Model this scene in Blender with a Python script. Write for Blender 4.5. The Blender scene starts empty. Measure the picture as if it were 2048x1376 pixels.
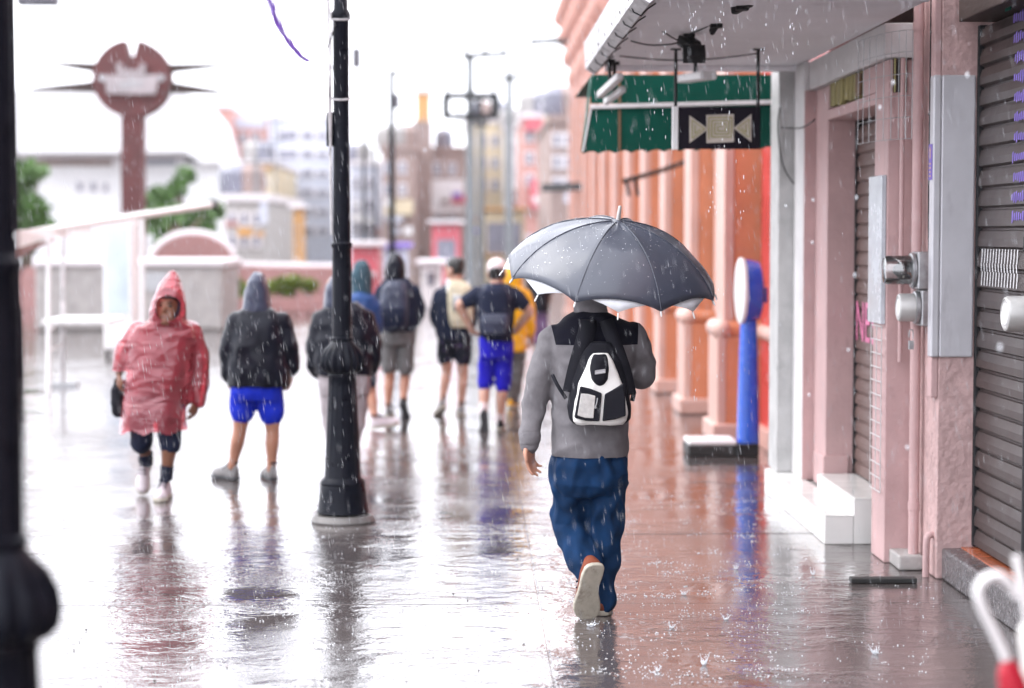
import bpy, bmesh, math, random
from mathutils import Vector, Matrix, noise
R = math.radians
random.seed(7)
scene = bpy.context.scene
COL = scene.collection

# ------------------------------------------------------------------ camera, sky, sun, exposure
FPX, VPX, VPY, CAMH = 4000.0, 940.0, 470.0, 1.7
PITCH = math.atan((688.0 - VPY) / FPX)
YAW = math.atan((1024.0 - VPX) / FPX * math.cos(PITCH))
cam_data = bpy.data.cameras.new('camera')
cam = bpy.data.objects.new('camera', cam_data)
COL.objects.link(cam)
cam.location = (0, 0, CAMH)
cam.rotation_euler = (R(90) - PITCH, 0, -YAW)
cam_data.sensor_width = 36.0
cam_data.lens = FPX / 2048.0 * 36.0
cam_data.clip_start = 0.05
cam_data.clip_end = 3000
cam_data.dof.use_dof = True
cam_data.dof.focus_distance = 8.85
cam_data.dof.aperture_fstop = 1.45
scene.camera = cam

SUN_EL, SUN_AZ = 58.0, -75.0          # azimuth from +Y towards +X
world = bpy.data.worlds.new('World')
scene.world = world
world.use_nodes = True
wn, wl = world.node_tree.nodes, world.node_tree.links
wn.clear()
sky = wn.new('ShaderNodeTexSky')
sky.sky_type = 'NISHITA'
sky.sun_disc = False
sky.sun_elevation = R(SUN_EL)
sky.sun_rotation = R(SUN_AZ)
sky.air_density = 1.0
sky.dust_density = 6.0
sky.ozone_density = 1.0
hs = wn.new('ShaderNodeHueSaturation')
hs.inputs['Saturation'].default_value = 0.12
mixw = wn.new('ShaderNodeMix'); mixw.data_type = 'RGBA'
mixw.inputs['Factor'].default_value = 0.72
mixw.inputs['B'].default_value = (14.7, 15.0, 16.2, 1)      # even rain cloud
bg = wn.new('ShaderNodeBackground'); bg.inputs['Strength'].default_value = 0.13
wo = wn.new('ShaderNodeOutputWorld')
wl.new(sky.outputs[0], hs.inputs['Color'])
wl.new(hs.outputs[0], mixw.inputs['A'])
wl.new(mixw.outputs['Result'], bg.inputs['Color'])
wl.new(bg.outputs[0], wo.inputs['Surface'])

sun_d = bpy.data.lights.new('sun', 'SUN')
sun_d.energy = 0.6
sun_d.angle = R(40)
sun_d.color = (1.0, 0.97, 0.93)
sun = bpy.data.objects.new('sun', sun_d)
COL.objects.link(sun)
_d = Vector((math.sin(R(SUN_AZ)) * math.cos(R(SUN_EL)), math.cos(R(SUN_AZ)) * math.cos(R(SUN_EL)), math.sin(R(SUN_EL))))
sun.rotation_euler = _d.to_track_quat('Z', 'Y').to_euler()

scene.view_settings.view_transform = 'Standard'
scene.view_settings.look = 'None'
scene.view_settings.gamma = 1.0
scene.view_settings.use_curve_mapping = False
scene.view_settings.exposure = 1.16
scene.cycles.max_bounces = 8
scene.cycles.volume_bounces = 0
scene.cycles.use_denoising = True
scene.cycles.sample_clamp_indirect = 6.0

# ------------------------------------------------------------------ helpers
CM = cam.rotation_euler.to_matrix()
CLOC = Vector((0, 0, CAMH))

def at(px, py, Y):
    """world point on the plane y = Y that the photograph shows at pixel px, py (2048 wide)"""
    d = CM @ Vector(((px - 1024.0) / FPX, (688.0 - py) / FPX, -1.0))
    return CLOC + d * (Y / d.y)

def gnd(px, py, z=0.0):
    d = CM @ Vector(((px - 1024.0) / FPX, (688.0 - py) / FPX, -1.0))
    return CLOC + d * ((z - CAMH) / d.z)

def V(*a): return Vector(a)

def new_mat(name):
    m = bpy.data.materials.new(name)
    m.use_nodes = True
    nt = m.node_tree
    b = nt.nodes['Principled BSDF']
    return m, nt, b

def mat(name, col, rough=0.6, var=0.18, vs=7.0, bump=0.15, bs=60.0, bd=0.003, metallic=0.0, spec=0.5, coat=0.0,
        stretch=(1, 1, 1), rvar=0.1, alpha=1.0, sub=0.0):
    m, nt, b = new_mat(name)
    N, L = nt.nodes, nt.links
    geo = N.new('ShaderNodeNewGeometry')
    mp = N.new('ShaderNodeMapping'); mp.inputs['Scale'].default_value = stretch
    L.new(geo.outputs['Position'], mp.inputs['Vector'])
    n1 = N.new('ShaderNodeTexNoise'); n1.inputs['Scale'].default_value = vs; n1.inputs['Detail'].default_value = 6
    n1.inputs['Roughness'].default_value = 0.65
    L.new(mp.outputs[0], n1.inputs['Vector'])
    cr = N.new('ShaderNodeValToRGB')
    c = Vector(col[:3])
    lo = c * (1 - var * 1.6); hi = c * (1 + var)
    cr.color_ramp.elements[0].position = 0.28; cr.color_ramp.elements[0].color = (max(lo[0], 0), max(lo[1], 0), max(lo[2], 0), 1)
    cr.color_ramp.elements[1].position = 0.72; cr.color_ramp.elements[1].color = (min(hi[0], 1), min(hi[1], 1), min(hi[2], 1), 1)
    L.new(n1.outputs['Fac'], cr.inputs['Fac'])
    L.new(cr.outputs['Color'], b.inputs['Base Color'])
    if rvar:
        mr = N.new('ShaderNodeMapRange')
        mr.inputs['From Min'].default_value = 0.3; mr.inputs['From Max'].default_value = 0.7
        mr.inputs['To Min'].default_value = max(0.02, rough - rvar); mr.inputs['To Max'].default_value = min(1, rough + rvar)
        L.new(n1.outputs['Fac'], mr.inputs['Value']); L.new(mr.outputs[0], b.inputs['Roughness'])
    else:
        b.inputs['Roughness'].default_value = rough
    b.inputs['Metallic'].default_value = metallic
    b.inputs['Specular IOR Level'].default_value = spec
    b.inputs['Coat Weight'].default_value = coat
    b.inputs['Coat Roughness'].default_value = 0.12
    b.inputs['Alpha'].default_value = alpha
    if bump:
        n2 = N.new('ShaderNodeTexNoise'); n2.inputs['Scale'].default_value = bs; n2.inputs['Detail'].default_value = 5
        L.new(mp.outputs[0], n2.inputs['Vector'])
        bp = N.new('ShaderNodeBump'); bp.inputs['Strength'].default_value = min(1.0, bump * 3); bp.inputs['Distance'].default_value = bd
        L.new(n2.outputs['Fac'], bp.inputs['Height']); L.new(bp.outputs[0], b.inputs['Normal'])
    return m

def add_stains(m, col=(0.03, 0.028, 0.026), scale=2.0, thr=0.62, amount=0.7, stretch=(1, 1, 0.35)):
    """dirt and damp runs with a shape of their own over an existing material's base colour"""
    nt = m.node_tree; N, L = nt.nodes, nt.links
    b = N['Principled BSDF']
    src = b.inputs['Base Color'].links[0].from_socket
    geo = N.new('ShaderNodeNewGeometry')
    mp = N.new('ShaderNodeMapping'); mp.inputs['Scale'].default_value = stretch
    L.new(geo.outputs['Position'], mp.inputs['Vector'])
    n = N.new('ShaderNodeTexNoise'); n.inputs['Scale'].default_value = scale; n.inputs['Detail'].default_value = 9
    n.inputs['Roughness'].default_value = 0.72
    L.new(mp.outputs[0], n.inputs['Vector'])
    mr = N.new('ShaderNodeMapRange'); mr.inputs['From Min'].default_value = thr; mr.inputs['From Max'].default_value = thr + 0.14
    mr.inputs['To Max'].default_value = amount
    L.new(n.outputs['Fac'], mr.inputs['Value'])
    mx = N.new('ShaderNodeMix'); mx.data_type = 'RGBA'
    mx.inputs['B'].default_value = (*col, 1)
    L.new(mr.outputs[0], mx.inputs['Factor']); L.new(src, mx.inputs['A']); L.new(mx.outputs['Result'], b.inputs['Base Color'])
    return m

class MB:
    def __init__(self): self.v = []; self.f = []
    def add(self, vs, fs):
        o = len(self.v); self.v += [Vector(p) for p in vs]; self.f += [tuple(i + o for i in q) for q in fs]
        return self
    def box(self, x0, x1, y0, y1, z0, z1):
        vs = [(x, y, z) for z in (z0, z1) for y in (y0, y1) for x in (x0, x1)]
        return self.add(vs, [(0, 2, 3, 1), (4, 5, 7, 6), (0, 1, 5, 4), (2, 6, 7, 3), (0, 4, 6, 2), (1, 3, 7, 5)])
    def obox(self, c, ax, ay, az):
        """box with centre c and half-axes ax ay az"""
        c = Vector(c)
        vs = [c + ax * i + ay * j + az * k for k in (-1, 1) for j in (-1, 1) for i in (-1, 1)]
        return self.add(vs, [(0, 2, 3, 1), (4, 5, 7, 6), (0, 1, 5, 4), (2, 6, 7, 3), (0, 4, 6, 2), (1, 3, 7, 5)])
    def bar(self, a, b, w, h=None, up=V(0, 0, 1)):
        a, b = Vector(a), Vector(b); d = (b - a); L = d.length; d.normalize()
        s = d.cross(up)
        if s.length < 1e-4: s = d.cross(V(0, 1, 0))
        s.normalize(); u = s.cross(d)
        return self.obox((a + b) / 2, d * L / 2, s * w / 2, u * (h or w) / 2)
    def rings(self, rings, cap=True):
        n = len(rings[0]); o = len(self.v)
        for r in rings: self.v += [Vector(p) for p in r]
        for i in range(len(rings) - 1):
            for j in range(n):
                k = (j + 1) % n
                self.f.append((o + i * n + j, o + i * n + k, o + (i + 1) * n + k, o + (i + 1) * n + j))
        if cap:
            self.f.append(tuple(o + j for j in reversed(range(n))))
            self.f.append(tuple(o + (len(rings) - 1) * n + j for j in range(n)))
        return self
    def tube(self, pts, rad, seg=10, sub=1, flat=1.0, fdir=None):
        pts = [Vector(p) for p in pts]
        rad = list(rad) if hasattr(rad, '__len__') else [rad] * len(pts)
        if sub > 1: pts, rad = resample(pts, rad, sub)
        rings = []; pu = None
        for i, p in enumerate(pts):
            t = (pts[min(i + 1, len(pts) - 1)] - pts[max(i - 1, 0)]).normalized()
            if pu is None:
                u = Vector(fdir) if fdir is not None else (V(0, 1, 0) if abs(t.y) < 0.9 else V(1, 0, 0))
            else: u = pu
            u = (u - t * u.dot(t)).normalized(); pu = u
            w = t.cross(u)
            rings.append([p + (u * math.cos(a) * flat + w * math.sin(a)) * rad[i] for a in [2 * math.pi * k / seg for k in range(seg)]])
        return self.rings(rings)
    def cyl(self, a, b, r0, r1=None, seg=16): return self.tube([a, b], [r0, r0 if r1 is None else r1], seg)
    def lathe(self, c, prof, seg=24, axis=V(0, 0, 1), lobes=0, lob=None):
        """prof = [(r, h)] along axis from c"""
        axis = Vector(axis).normalized(); u = axis.orthogonal().normalized(); w = axis.cross(u); c = Vector(c)
        rings = []
        for i, (r, h) in enumerate(prof):
            amp = lob[i] if lob else 0
            rings.append([c + axis * h + (u * math.cos(a) + w * math.sin(a)) * r * (1 + amp * math.cos(lobes * a)) for a in [2 * math.pi * k / seg for k in range(seg)]])
        return self.rings(rings)
    def ball(self, c, rx, ry=None, rz=None, seg=12, M=None):
        ry = rx if ry is None else ry; rz = rx if rz is None else rz
        rings = []; n = max(6, seg // 2 + 1); c = Vector(c)
        for i in range(n + 1):
            t = math.pi * (i + 0.02) / (n + 0.04); s = max(0.03, math.sin(t))
            ring = []
            for k in range(seg):
                a = 2 * math.pi * k / seg
                p = V(rx * s * math.cos(a), ry * s * math.sin(a), -rz * math.cos(t))
                ring.append(c + (M @ p if M else p))
            rings.append(ring)
        return self.rings(rings)
    def prism(self, poly, d):
        """poly of 3-D points extruded by vector d"""
        n = len(poly); d = Vector(d)
        a = [Vector(p) for p in poly]
        return self.add(a + [p + d for p in a], [tuple(reversed(range(n))), tuple(range(n, 2 * n))] + [(i, (i + 1) % n, n + (i + 1) % n, n + i) for i in range(n)])
    def mesh(self, name, smooth=False):
        me = bpy.data.meshes.new(name)
        me.from_pydata([tuple(p) for p in self.v], [], self.f)
        me.validate(); me.update()
        bm = bmesh.new(); bm.from_mesh(me); bmesh.ops.recalc_face_normals(bm, faces=bm.faces); bm.to_mesh(me); bm.free()
        if smooth: me.polygons.foreach_set('use_smooth', [True] * len(me.polygons))
        return me
    def build(self, name, m, parent=None, smooth=False, bevel=0.0, seg=2):
        o = obj(name, self.mesh(name, smooth), m, parent)
        if bevel:
            md = o.modifiers.new('bevel', 'BEVEL'); md.width = bevel; md.segments = seg; md.limit_method = 'ANGLE'
        if smooth and not bevel:
            try:
                o.data.set_sharp_from_angle(angle=R(42))
            except Exception: pass
        return o

def resample(pts, rad, sub):
    P, Q = [], []
    n = len(pts)
    for i in range(n - 1):
        p0, p1, p2, p3 = pts[max(i - 1, 0)], pts[i], pts[i + 1], pts[min(i + 2, n - 1)]
        for k in range(sub):
            t = k / sub
            P.append(0.5 * ((2 * p1) + (p2 - p0) * t + (2 * p0 - 5 * p1 + 4 * p2 - p3) * t * t + (3 * p1 - p0 - 3 * p2 + p3) * t ** 3))
            Q.append(rad[i] * (1 - t) + rad[i + 1] * t)
    P.append(pts[-1]); Q.append(rad[-1])
    return P, Q

def obj(name, me, m, parent=None):
    o = bpy.data.objects.new(name, me)
    COL.objects.link(o)
    if m is not None: me.materials.append(m)
    if parent is not None: attach(o, parent)
    return o

ORG = {}
def attach(o, parent):
    o.parent = parent
    o.matrix_parent_inverse = Matrix.Translation(-ORG.get(parent.name, V(0, 0, 0)))

def tag(o, label=None, cat=None, group=None, kind=None):
    if label: o['label'] = label
    if cat: o['category'] = cat
    if group: o['group'] = group
    if kind: o['kind'] = kind
    return o

def thing(name, loc, label, cat, group=None):
    o = bpy.data.objects.new(name, None)
    o.empty_display_size = 0.2
    o.location = loc
    COL.objects.link(o); ORG[o.name] = Vector(loc)
    return tag(o, label, cat, group)

def fuse(mb, name, m, parent, voxel=0.009, sm=4, wr=None, cut=None, thick=0.0, post=None):
    """one continuous surface from overlapping volumes: voxel remesh, smoothing, cloth folds"""
    me = bpy.data.meshes.new('tmp'); me.from_pydata([tuple(p) for p in mb.v], [], mb.f); me.update()
    bm = bmesh.new(); bm.from_mesh(me); bmesh.ops.recalc_face_normals(bm, faces=bm.faces); bm.to_mesh(me); bm.free()
    t = bpy.data.objects.new('tmp', me); COL.objects.link(t)
    r = t.modifiers.new('r', 'REMESH'); r.mode = 'VOXEL'; r.voxel_size = voxel; r.adaptivity = 0
    if sm:
        s = t.modifiers.new('s', 'SMOOTH'); s.factor = 0.5; s.iterations = sm
    dg = bpy.context.evaluated_depsgraph_get(); dg.update()
    me2 = bpy.data.meshes.new_from_object(t.evaluated_get(dg))
    bpy.data.objects.remove(t); bpy.data.meshes.remove(me)
    if wr:
        amp, sc, st = wr
        nv = [v.normal.copy() for v in me2.vertices]
        off = V(random.uniform(0, 50), random.uniform(0, 50), random.uniform(0, 50))
        for v, n in zip(me2.vertices, nv):
            p = v.co
            q = V(p.x * sc * st[0] + p.z * sc * 0.35, p.y * sc * st[1], p.z * sc * st[2] - p.x * sc * 0.3) + off
            a = noise.noise(q); b2 = noise.noise(q * 2.1 + V(7, 3, 1))
            ridge = (1 - abs(a) * 2.2)
            v.co = p + n * amp * (0.62 * ridge + 0.5 * b2 - 0.35)
    if cut:
        bm = bmesh.new(); bm.from_mesh(me2)
        bmesh.ops.delete(bm, geom=[v for v in bm.verts if cut(v.co)], context='VERTS')
        bm.to_mesh(me2); bm.free()
    me2.polygons.foreach_set('use_smooth', [True] * len(me2.polygons))
    me2.name = name
    me2.materials.clear()
    if post: return post(me2)
    o = obj(name, me2, m, parent)
    if thick:
        md = o.modifiers.new('s', 'SOLIDIFY'); md.thickness = thick; md.offset = 1
    return o

def text_part(name, s, m, parent, origin, xdir, ydir, size, depth=0.002, align='LEFT'):
    cu = bpy.data.curves.new('t', 'FONT'); cu.body = s; cu.size = size; cu.extrude = depth / 2; cu.align_x = align
    t = bpy.data.objects.new('t', cu); COL.objects.link(t)
    dg = bpy.context.evaluated_depsgraph_get(); dg.update()
    me = bpy.data.meshes.new_from_object(t.evaluated_get(dg))
    bpy.data.objects.remove(t)
    x = Vector(xdir).normalized(); y = Vector(ydir).normalized(); z = x.cross(y)
    Mx = Matrix((x, y, z)).transposed().to_4x4(); Mx.translation = origin
    me.transform(Mx); me.materials.clear(); me.name = name
    return obj(name, me, m, parent)
# ------------------------------------------------------------------ materials
M = {}
M['pink'] = add_stains(mat('pink_paint', (0.50, 0.33, 0.325), 0.62, 0.10, 3.0, 0.25, 38, 0.004), (0.16, 0.10, 0.10), 2.6, 0.60, 0.55)
M['pink_rough'] = add_stains(mat('pink_rough_render', (0.50, 0.335, 0.325), 0.7, 0.16, 9.0, 0.33, 26, 0.012), (0.10, 0.07, 0.065), 5.0, 0.60, 0.8, (1, 1, 0.9))
for _k in ('pink', 'pink_rough'): add_stains(M[_k], (0.07, 0.05, 0.05), 11.0, 0.66, 0.75, (1, 1, 0.55)); add_stains(M[_k], (0.62, 0.52, 0.50), 17.0, 0.70, 0.6, (1, 1, 1)); add_stains(M[_k], (0.15, 0.085, 0.07), 5.0, 0.60, 0.5, (3.5, 3.5, 0.22))
M['whitewash'] = add_stains(mat('whitewash', (0.62, 0.60, 0.60), 0.7, 0.08, 4.0, 0.2, 40, 0.003), (0.25, 0.23, 0.22), 3.0, 0.6, 0.6)
M['grey_pillar'] = add_stains(mat('stained_white_pillar', (0.46, 0.455, 0.45), 0.7, 0.14, 6.0, 0.2, 40, 0.004), (0.10, 0.10, 0.10), 3.2, 0.56, 0.75, (1, 1, 0.6))
M['ceiling'] = add_stains(mat('canopy_soffit', (0.80, 0.79, 0.82), 0.75, 0.05, 2.0, 0.1, 20, 0.003), (0.32, 0.27, 0.28), 1.4, 0.6, 0.5, (1, 1, 1))
M['gutter'] = add_stains(mat('mouldy_plaster_edge', (0.55, 0.53, 0.54), 0.7, 0.15, 14.0, 0.3, 50, 0.006), (0.08, 0.08, 0.085), 9.0, 0.52, 0.6, (1, 0.5, 1))
M['tile'] = mat('white_glazed_tile', (0.72, 0.71, 0.69), 0.12, 0.04, 5, 0.02, 30, 0.001, rvar=0.05)
M['grout'] = mat('grout', (0.28, 0.27, 0.26), 0.8)
M['orange'] = add_stains(mat('terracotta_paint', (0.55, 0.205, 0.105), 0.55, 0.10, 2.0, 0.1, 30, 0.004), (0.30, 0.11, 0.07), 2.0, 0.6, 0.5)
M['pale'] = mat('pale_trim_and_sky_light', (0.54, 0.335, 0.285), 0.5, 0.08, 2.0, 0.1, 30)  # trim, and sky light painted onto street faces of the terracotta building
M['salmon'] = add_stains(mat('salmon_paint', (0.55, 0.30, 0.25), 0.55, 0.08, 1.2, 0.1, 30), (0.35, 0.18, 0.15), 1.2, 0.6, 0.5)
M['red'] = add_stains(mat('red_paint', (0.50, 0.045, 0.045), 0.3, 0.12, 2.5, 0.08, 30), (0.25, 0.02, 0.02), 2.0, 0.6, 0.6)
M['black_iron'] = mat('black_painted_iron', (0.006, 0.007, 0.012), 0.33, 0.2, 20, 0.1, 90, 0.002, spec=0.10)
M['concrete'] = add_stains(mat('concrete', (0.36, 0.34, 0.33), 0.6, 0.15, 5, 0.25, 40, 0.006), (0.14, 0.13, 0.12), 2.0, 0.58, 0.6)
M['shutter'] = add_stains(mat('brown_shutter_steel', (0.062, 0.047, 0.045), 0.45, 0.14, 3, 0.06, 40, 0.001, metallic=0.15, spec=0.25), (0.05, 0.04, 0.045), 4, 0.58, 0.6, (1, 0.6, 2))
add_stains(M['shutter'], (0.11, 0.045, 0.022), 6.0, 0.62, 0.5, (2, 2, 0.4)); add_stains(M['shutter'], (0.16, 0.15, 0.15), 20.0, 0.66, 0.5, (1, .4, 1))
M['shutter_pink'] = mat('brown_door_slat', (0.135, 0.085, 0.075), 0.5, 0.12, 3, 0.06, 40, 0.001)
M['dark'] = mat('dark_metal', (0.02, 0.02, 0.022), 0.5, 0.2, 20, 0.1, 60, spec=0.2)
M['dark_wood'] = add_stains(mat('dark_board', (0.06, 0.042, 0.038), 0.6, 0.25, 6, 0.2, 50, 0.004, stretch=(1, .2, 1), spec=0.15))
M['sheet'] = add_stains(mat('pale_sheet_metal', (0.52, 0.51, 0.54), 0.38, 0.06, 5, 0.05, 15, 0.002, metallic=0.2), (0.24, 0.22, 0.24), 3.5, 0.58, 0.4, (2, 2, 0.4))
M['wire'] = mat('white_coated_wire', (0.50, 0.49, 0.49), 0.4, 0.1, 20, 0)
M['wire_dark'] = mat('rusted_wire', (0.10, 0.08, 0.075), 0.6, 0.3, 30, 0)
M['green'] = add_stains(mat('green_canvas', (0.0008, 0.062, 0.042), 0.7, 0.12, 3, 0.2, 300, 0.001, stretch=(1, 1, 1), spec=0.15), (0.002, 0.05, 0.035), 2.4, 0.6, 0.5)
M['black_sign'] = mat('black_sign_board', (0.010, 0.007, 0.014), 0.6, 0.15, 6, 0.04, spec=0.15)
M['cream'] = mat('cream_lettering', (0.56, 0.50, 0.44), 0.5, 0.05, 6, 0)
M['olive'] = mat('olive_line', (0.36, 0.33, 0.14), 0.5, 0.05, 6, 0)
M['kerb'] = add_stains(mat('wet_dark_kerb', (0.10, 0.09, 0.095), 0.22, 0.4, 30, 0.33, 55, 0.012, rvar=0.12), (0.32, 0.29, 0.29), 22, 0.56, 0.6, (1, 1, 1))
M['terracotta'] = mat('terracotta_tile', (0.36, 0.10, 0.045), 0.2, 0.2, 9, 0.08, 60, 0.002)
M['transom'] = mat('olive_rags', (0.36, 0.31, 0.13), 0.8, 0.5, 14, 0.3, 30, 0.01, stretch=(1, 3, .3))
M['brown'] = mat('brown_wood', (0.16, 0.085, 0.04), 0.6, 0.3, 9, 0.1)
M['meter_grey'] = mat('meter_grey', (0.46, 0.45, 0.44), 0.35, 0.08, 12, 0.03, 40, metallic=0.25)
M['zinc'] = mat('galvanised_steel', (0.36, 0.36, 0.37), 0.38, 0.15, 30, 0.05, 60, metallic=0.7)
M['white_metal'] = mat('white_painted_metal', (0.78, 0.77, 0.77), 0.35, 0.06, 6, 0.03)
M['blue'] = mat('blue_enamel', (0.008, 0.10, 0.62), 0.22, 0.12, 5, 0.03, 40, coat=0.4)
M['purple'] = mat('purple_spray_paint', (0.20, 0.13, 0.50), 0.6, 0.2, 20, 0)
M['pink_spray'] = mat('pink_spray_paint', (0.70, 0.20, 0.36), 0.6, 0.2, 20, 0)
M['white_paint'] = mat('white_stencil_paint', (0.70, 0.69, 0.70), 0.5, 0.15, 40, 0)
M['garland'] = mat('purple_tinsel', (0.13, 0.035, 0.36), 0.4, 0.3, 60, 0)
M['brick_red'] = mat('brown_red_stone', (0.105, 0.030, 0.030), 0.7, 0.2, 3, 0.2, 14, 0.02)
M['white_wall'] = mat('white_building_paint', (0.74, 0.73, 0.74), 0.7, 0.06, 0.6, 0.1, 8, 0.01)
M['far_pink'] = mat('far_pink_wall', (0.48, 0.25, 0.22), 0.8, 0.08, 0.5, 0)  # far building colours below partly lightened in place of denser haze
M['far_grey'] = mat('far_grey_wall', (0.50, 0.52, 0.60), 0.8, 0.08, 0.5, 0)
M['far_dark'] = mat('far_window_dark', (0.20, 0.20, 0.25), 0.25, 0.2, 1, 0)
M['far_tan'] = mat('far_ochre_wall', (0.50, 0.27, 0.10), 0.8, 0.1, 0.6, 0)
M['far_cream'] = mat('far_cream_wall', (0.58, 0.49, 0.34), 0.8, 0.1, 0.6, 0)
M['far_brown'] = mat('far_brown_wall', (0.30, 0.22, 0.20), 0.8, 0.15, 0.6, 0)
M['far_red'] = mat('far_red_panel', (0.56, 0.12, 0.15), 0.6, 0.1, 1, 0)
M['coping'] = mat('pale_coping', (0.66, 0.62, 0.64), 0.5, 0.08, 3, 0.1)
M['low_pink'] = add_stains(mat('dusky_pink_wall', (0.36, 0.19, 0.18), 0.6, 0.12, 2, 0.2, 20, 0.01))
M['leaf'] = mat('leaf_green', (0.095, 0.19, 0.045), 0.5, 0.35, 1.8, 0)
M['leaf2'] = mat('leaf_yellow_green', (0.16, 0.22, 0.035), 0.5, 0.35, 2.2, 0)
M['bark'] = mat('bark', (0.12, 0.085, 0.06), 0.85, 0.3, 9, 0.3, 20, 0.02)
M['rubber'] = mat('black_rubber', (0.02, 0.02, 0.02), 0.6, 0.2, 20, 0.05)
M['glass_dark'] = mat('dark_glazing', (0.03, 0.035, 0.045), 0.08, 0.1, 2, 0, rvar=0.03)

def glass_mat(name, tint=(0.9, 0.95, 0.95), mix=0.8, rough=0.03):
    m, nt, b = new_mat(name)
    N, L = nt.nodes, nt.links
    N.remove(b)
    tr = N.new('ShaderNodeBsdfTransparent'); tr.inputs['Color'].default_value = (*tint, 1)
    gl = N.new('ShaderNodeBsdfGlossy'); gl.inputs['Roughness'].default_value = rough
    fr = N.new('ShaderNodeFresnel'); fr.inputs['IOR'].default_value = 1.5
    mr = N.new('ShaderNodeMapRange'); mr.inputs['To Min'].default_value = 1 - mix; mr.inputs['To Max'].default_value = 1.0
    L.new(fr.outputs[0], mr.inputs['Value'])
    mx = N.new('ShaderNodeMixShader')
    L.new(mr.outputs[0], mx.inputs['Fac']); L.new(tr.outputs[0], mx.inputs[1]); L.new(gl.outputs[0], mx.inputs[2])
    L.new(mx.outputs[0], N['Material Output'].inputs['Surface'])
    return m
M['glass'] = glass_mat('clear_glass', mix=0.82)

def wet_ground():
    m, nt, b = new_mat('wet_paving')
    N, L = nt.nodes, nt.links
    geo = N.new('ShaderNodeNewGeometry')
    def nz(scale, detail=4, rough=0.6, st=None):
        n = N.new('ShaderNodeTexNoise'); n.inputs['Scale'].default_value = scale; n.inputs['Detail'].default_value = detail
        n.inputs['Roughness'].default_value = rough
        if st:
            mp = N.new('ShaderNodeMapping'); mp.inputs['Scale'].default_value = st
            L.new(geo.outputs['Position'], mp.inputs['Vector']); L.new(mp.outputs[0], n.inputs['Vector'])
        else: L.new(geo.outputs['Position'], n.inputs['Vector'])
        return n
    def mrange(sock, a, b_, c, d):
        r = N.new('ShaderNodeMapRange'); r.inputs['From Min'].default_value = a; r.inputs['From Max'].default_value = b_
        r.inputs['To Min'].default_value = c; r.inputs['To Max'].default_value = d
        L.new(sock, r.inputs['Value']); return r.outputs[0]
    def mth(op, a, b_=None):
        n = N.new('ShaderNodeMath'); n.operation = op
        for i, s in enumerate((a, b_)):
            if s is None: continue
            if isinstance(s, (int, float)): n.inputs[i].default_value = s
            else: L.new(s, n.inputs[i])
        return n.outputs[0]
    big = nz(0.55, 5, 0.6); fine = nz(22, 6, 0.7); grit = nz(120, 3, 0.6)
    cr = N.new('ShaderNodeValToRGB')
    cr.color_ramp.elements[0].position = 0.3; cr.color_ramp.elements[0].color = (0.055, 0.046, 0.047, 1)
    cr.color_ramp.elements[1].position = 0.75; cr.color_ramp.elements[1].color = (0.125, 0.105, 0.10, 1)
    L.new(mth('ADD', mth('MULTIPLY', big.outputs['Fac'], 0.6), mth('MULTIPLY', fine.outputs['Fac'], 0.4)), cr.inputs['Fac'])
    L.new(cr.outputs['Color'], b.inputs['Base Color'])
    # water film: deep (smooth) patches and thin (gritty) patches
    film = mrange(nz(0.9, 6, 0.62, (1, 0.55, 1)).outputs['Fac'], 0.40, 0.62, 0.0, 1.0)
    L.new(mrange(film, 0, 1, 0.03, 0.11), b.inputs['Roughness'])
    b.inputs['IOR'].default_value = 1.38
    b.inputs['Coat Weight'].default_value = 0.6
    b.inputs['Coat IOR'].default_value = 1.33
    b.inputs['Coat Roughness'].default_value = 0.03
    # rain rings
    vo = N.new('ShaderNodeTexVoronoi'); vo.inputs['Scale'].default_value = 3.2; vo.feature = 'F1'
    L.new(geo.outputs['Position'], vo.inputs['Vector'])
    d = vo.outputs['Distance']
    ring = mth('MULTIPLY', mth('SINE', mth('MULTIPLY', d, 75.0)), mrange(d, 0.0, 0.42, 1.0, 0.0))
    rip = nz(10.5, 3, 0.5, (0.9, 1.0, 1)); rip2 = nz(38, 3, 0.55)
    pud = mrange(nz(1.35, 5, 0.6, (0.75, 1.0, 1)).outputs['Fac'], 0.44, 0.58, 0.20, 1.40)
    pud2 = mrange(nz(5.0, 4, 0.6).outputs['Fac'], 0.35, 0.65, 0.55, 1.35)
    pud = mth('MULTIPLY', pud, pud2)
    h = mth('MULTIPLY', mth('ADD', mth('MULTIPLY', rip.outputs['Fac'], 0.0062), mth('MULTIPLY', rip2.outputs['Fac'], 0.0026)), pud)
    h = mth('ADD', h, mth('MULTIPLY', ring, 0.00026))
    h = mth('ADD', h, mth('MULTIPLY', grit.outputs['Fac'], 0.00022))
    h = mth('ADD', h, mth('MULTIPLY', mth('MULTIPLY', grit.outputs['Fac'], film), 0.0013))
    bp = N.new('ShaderNodeBump'); bp.inputs['Strength'].default_value = 0.6; bp.inputs['Distance'].default_value = 1.0
    L.new(h, bp.inputs['Height'])
    L.new(bp.outputs[0], b.inputs['Normal']); L.new(bp.outputs[0], b.inputs['Coat Normal'])
    return m
M['wet'] = wet_ground()
M['joint'] = mat('wet_joint', (0.02, 0.019, 0.02), 0.5, 0.2, 20, 0)

# ------------------------------------------------------------------ ground and paving
g = MB(); g.box(-300, 300, -40, 400, -0.5, -0.05)
ground = tag(g.build('ground', M['wet']), kind='structure')
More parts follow.
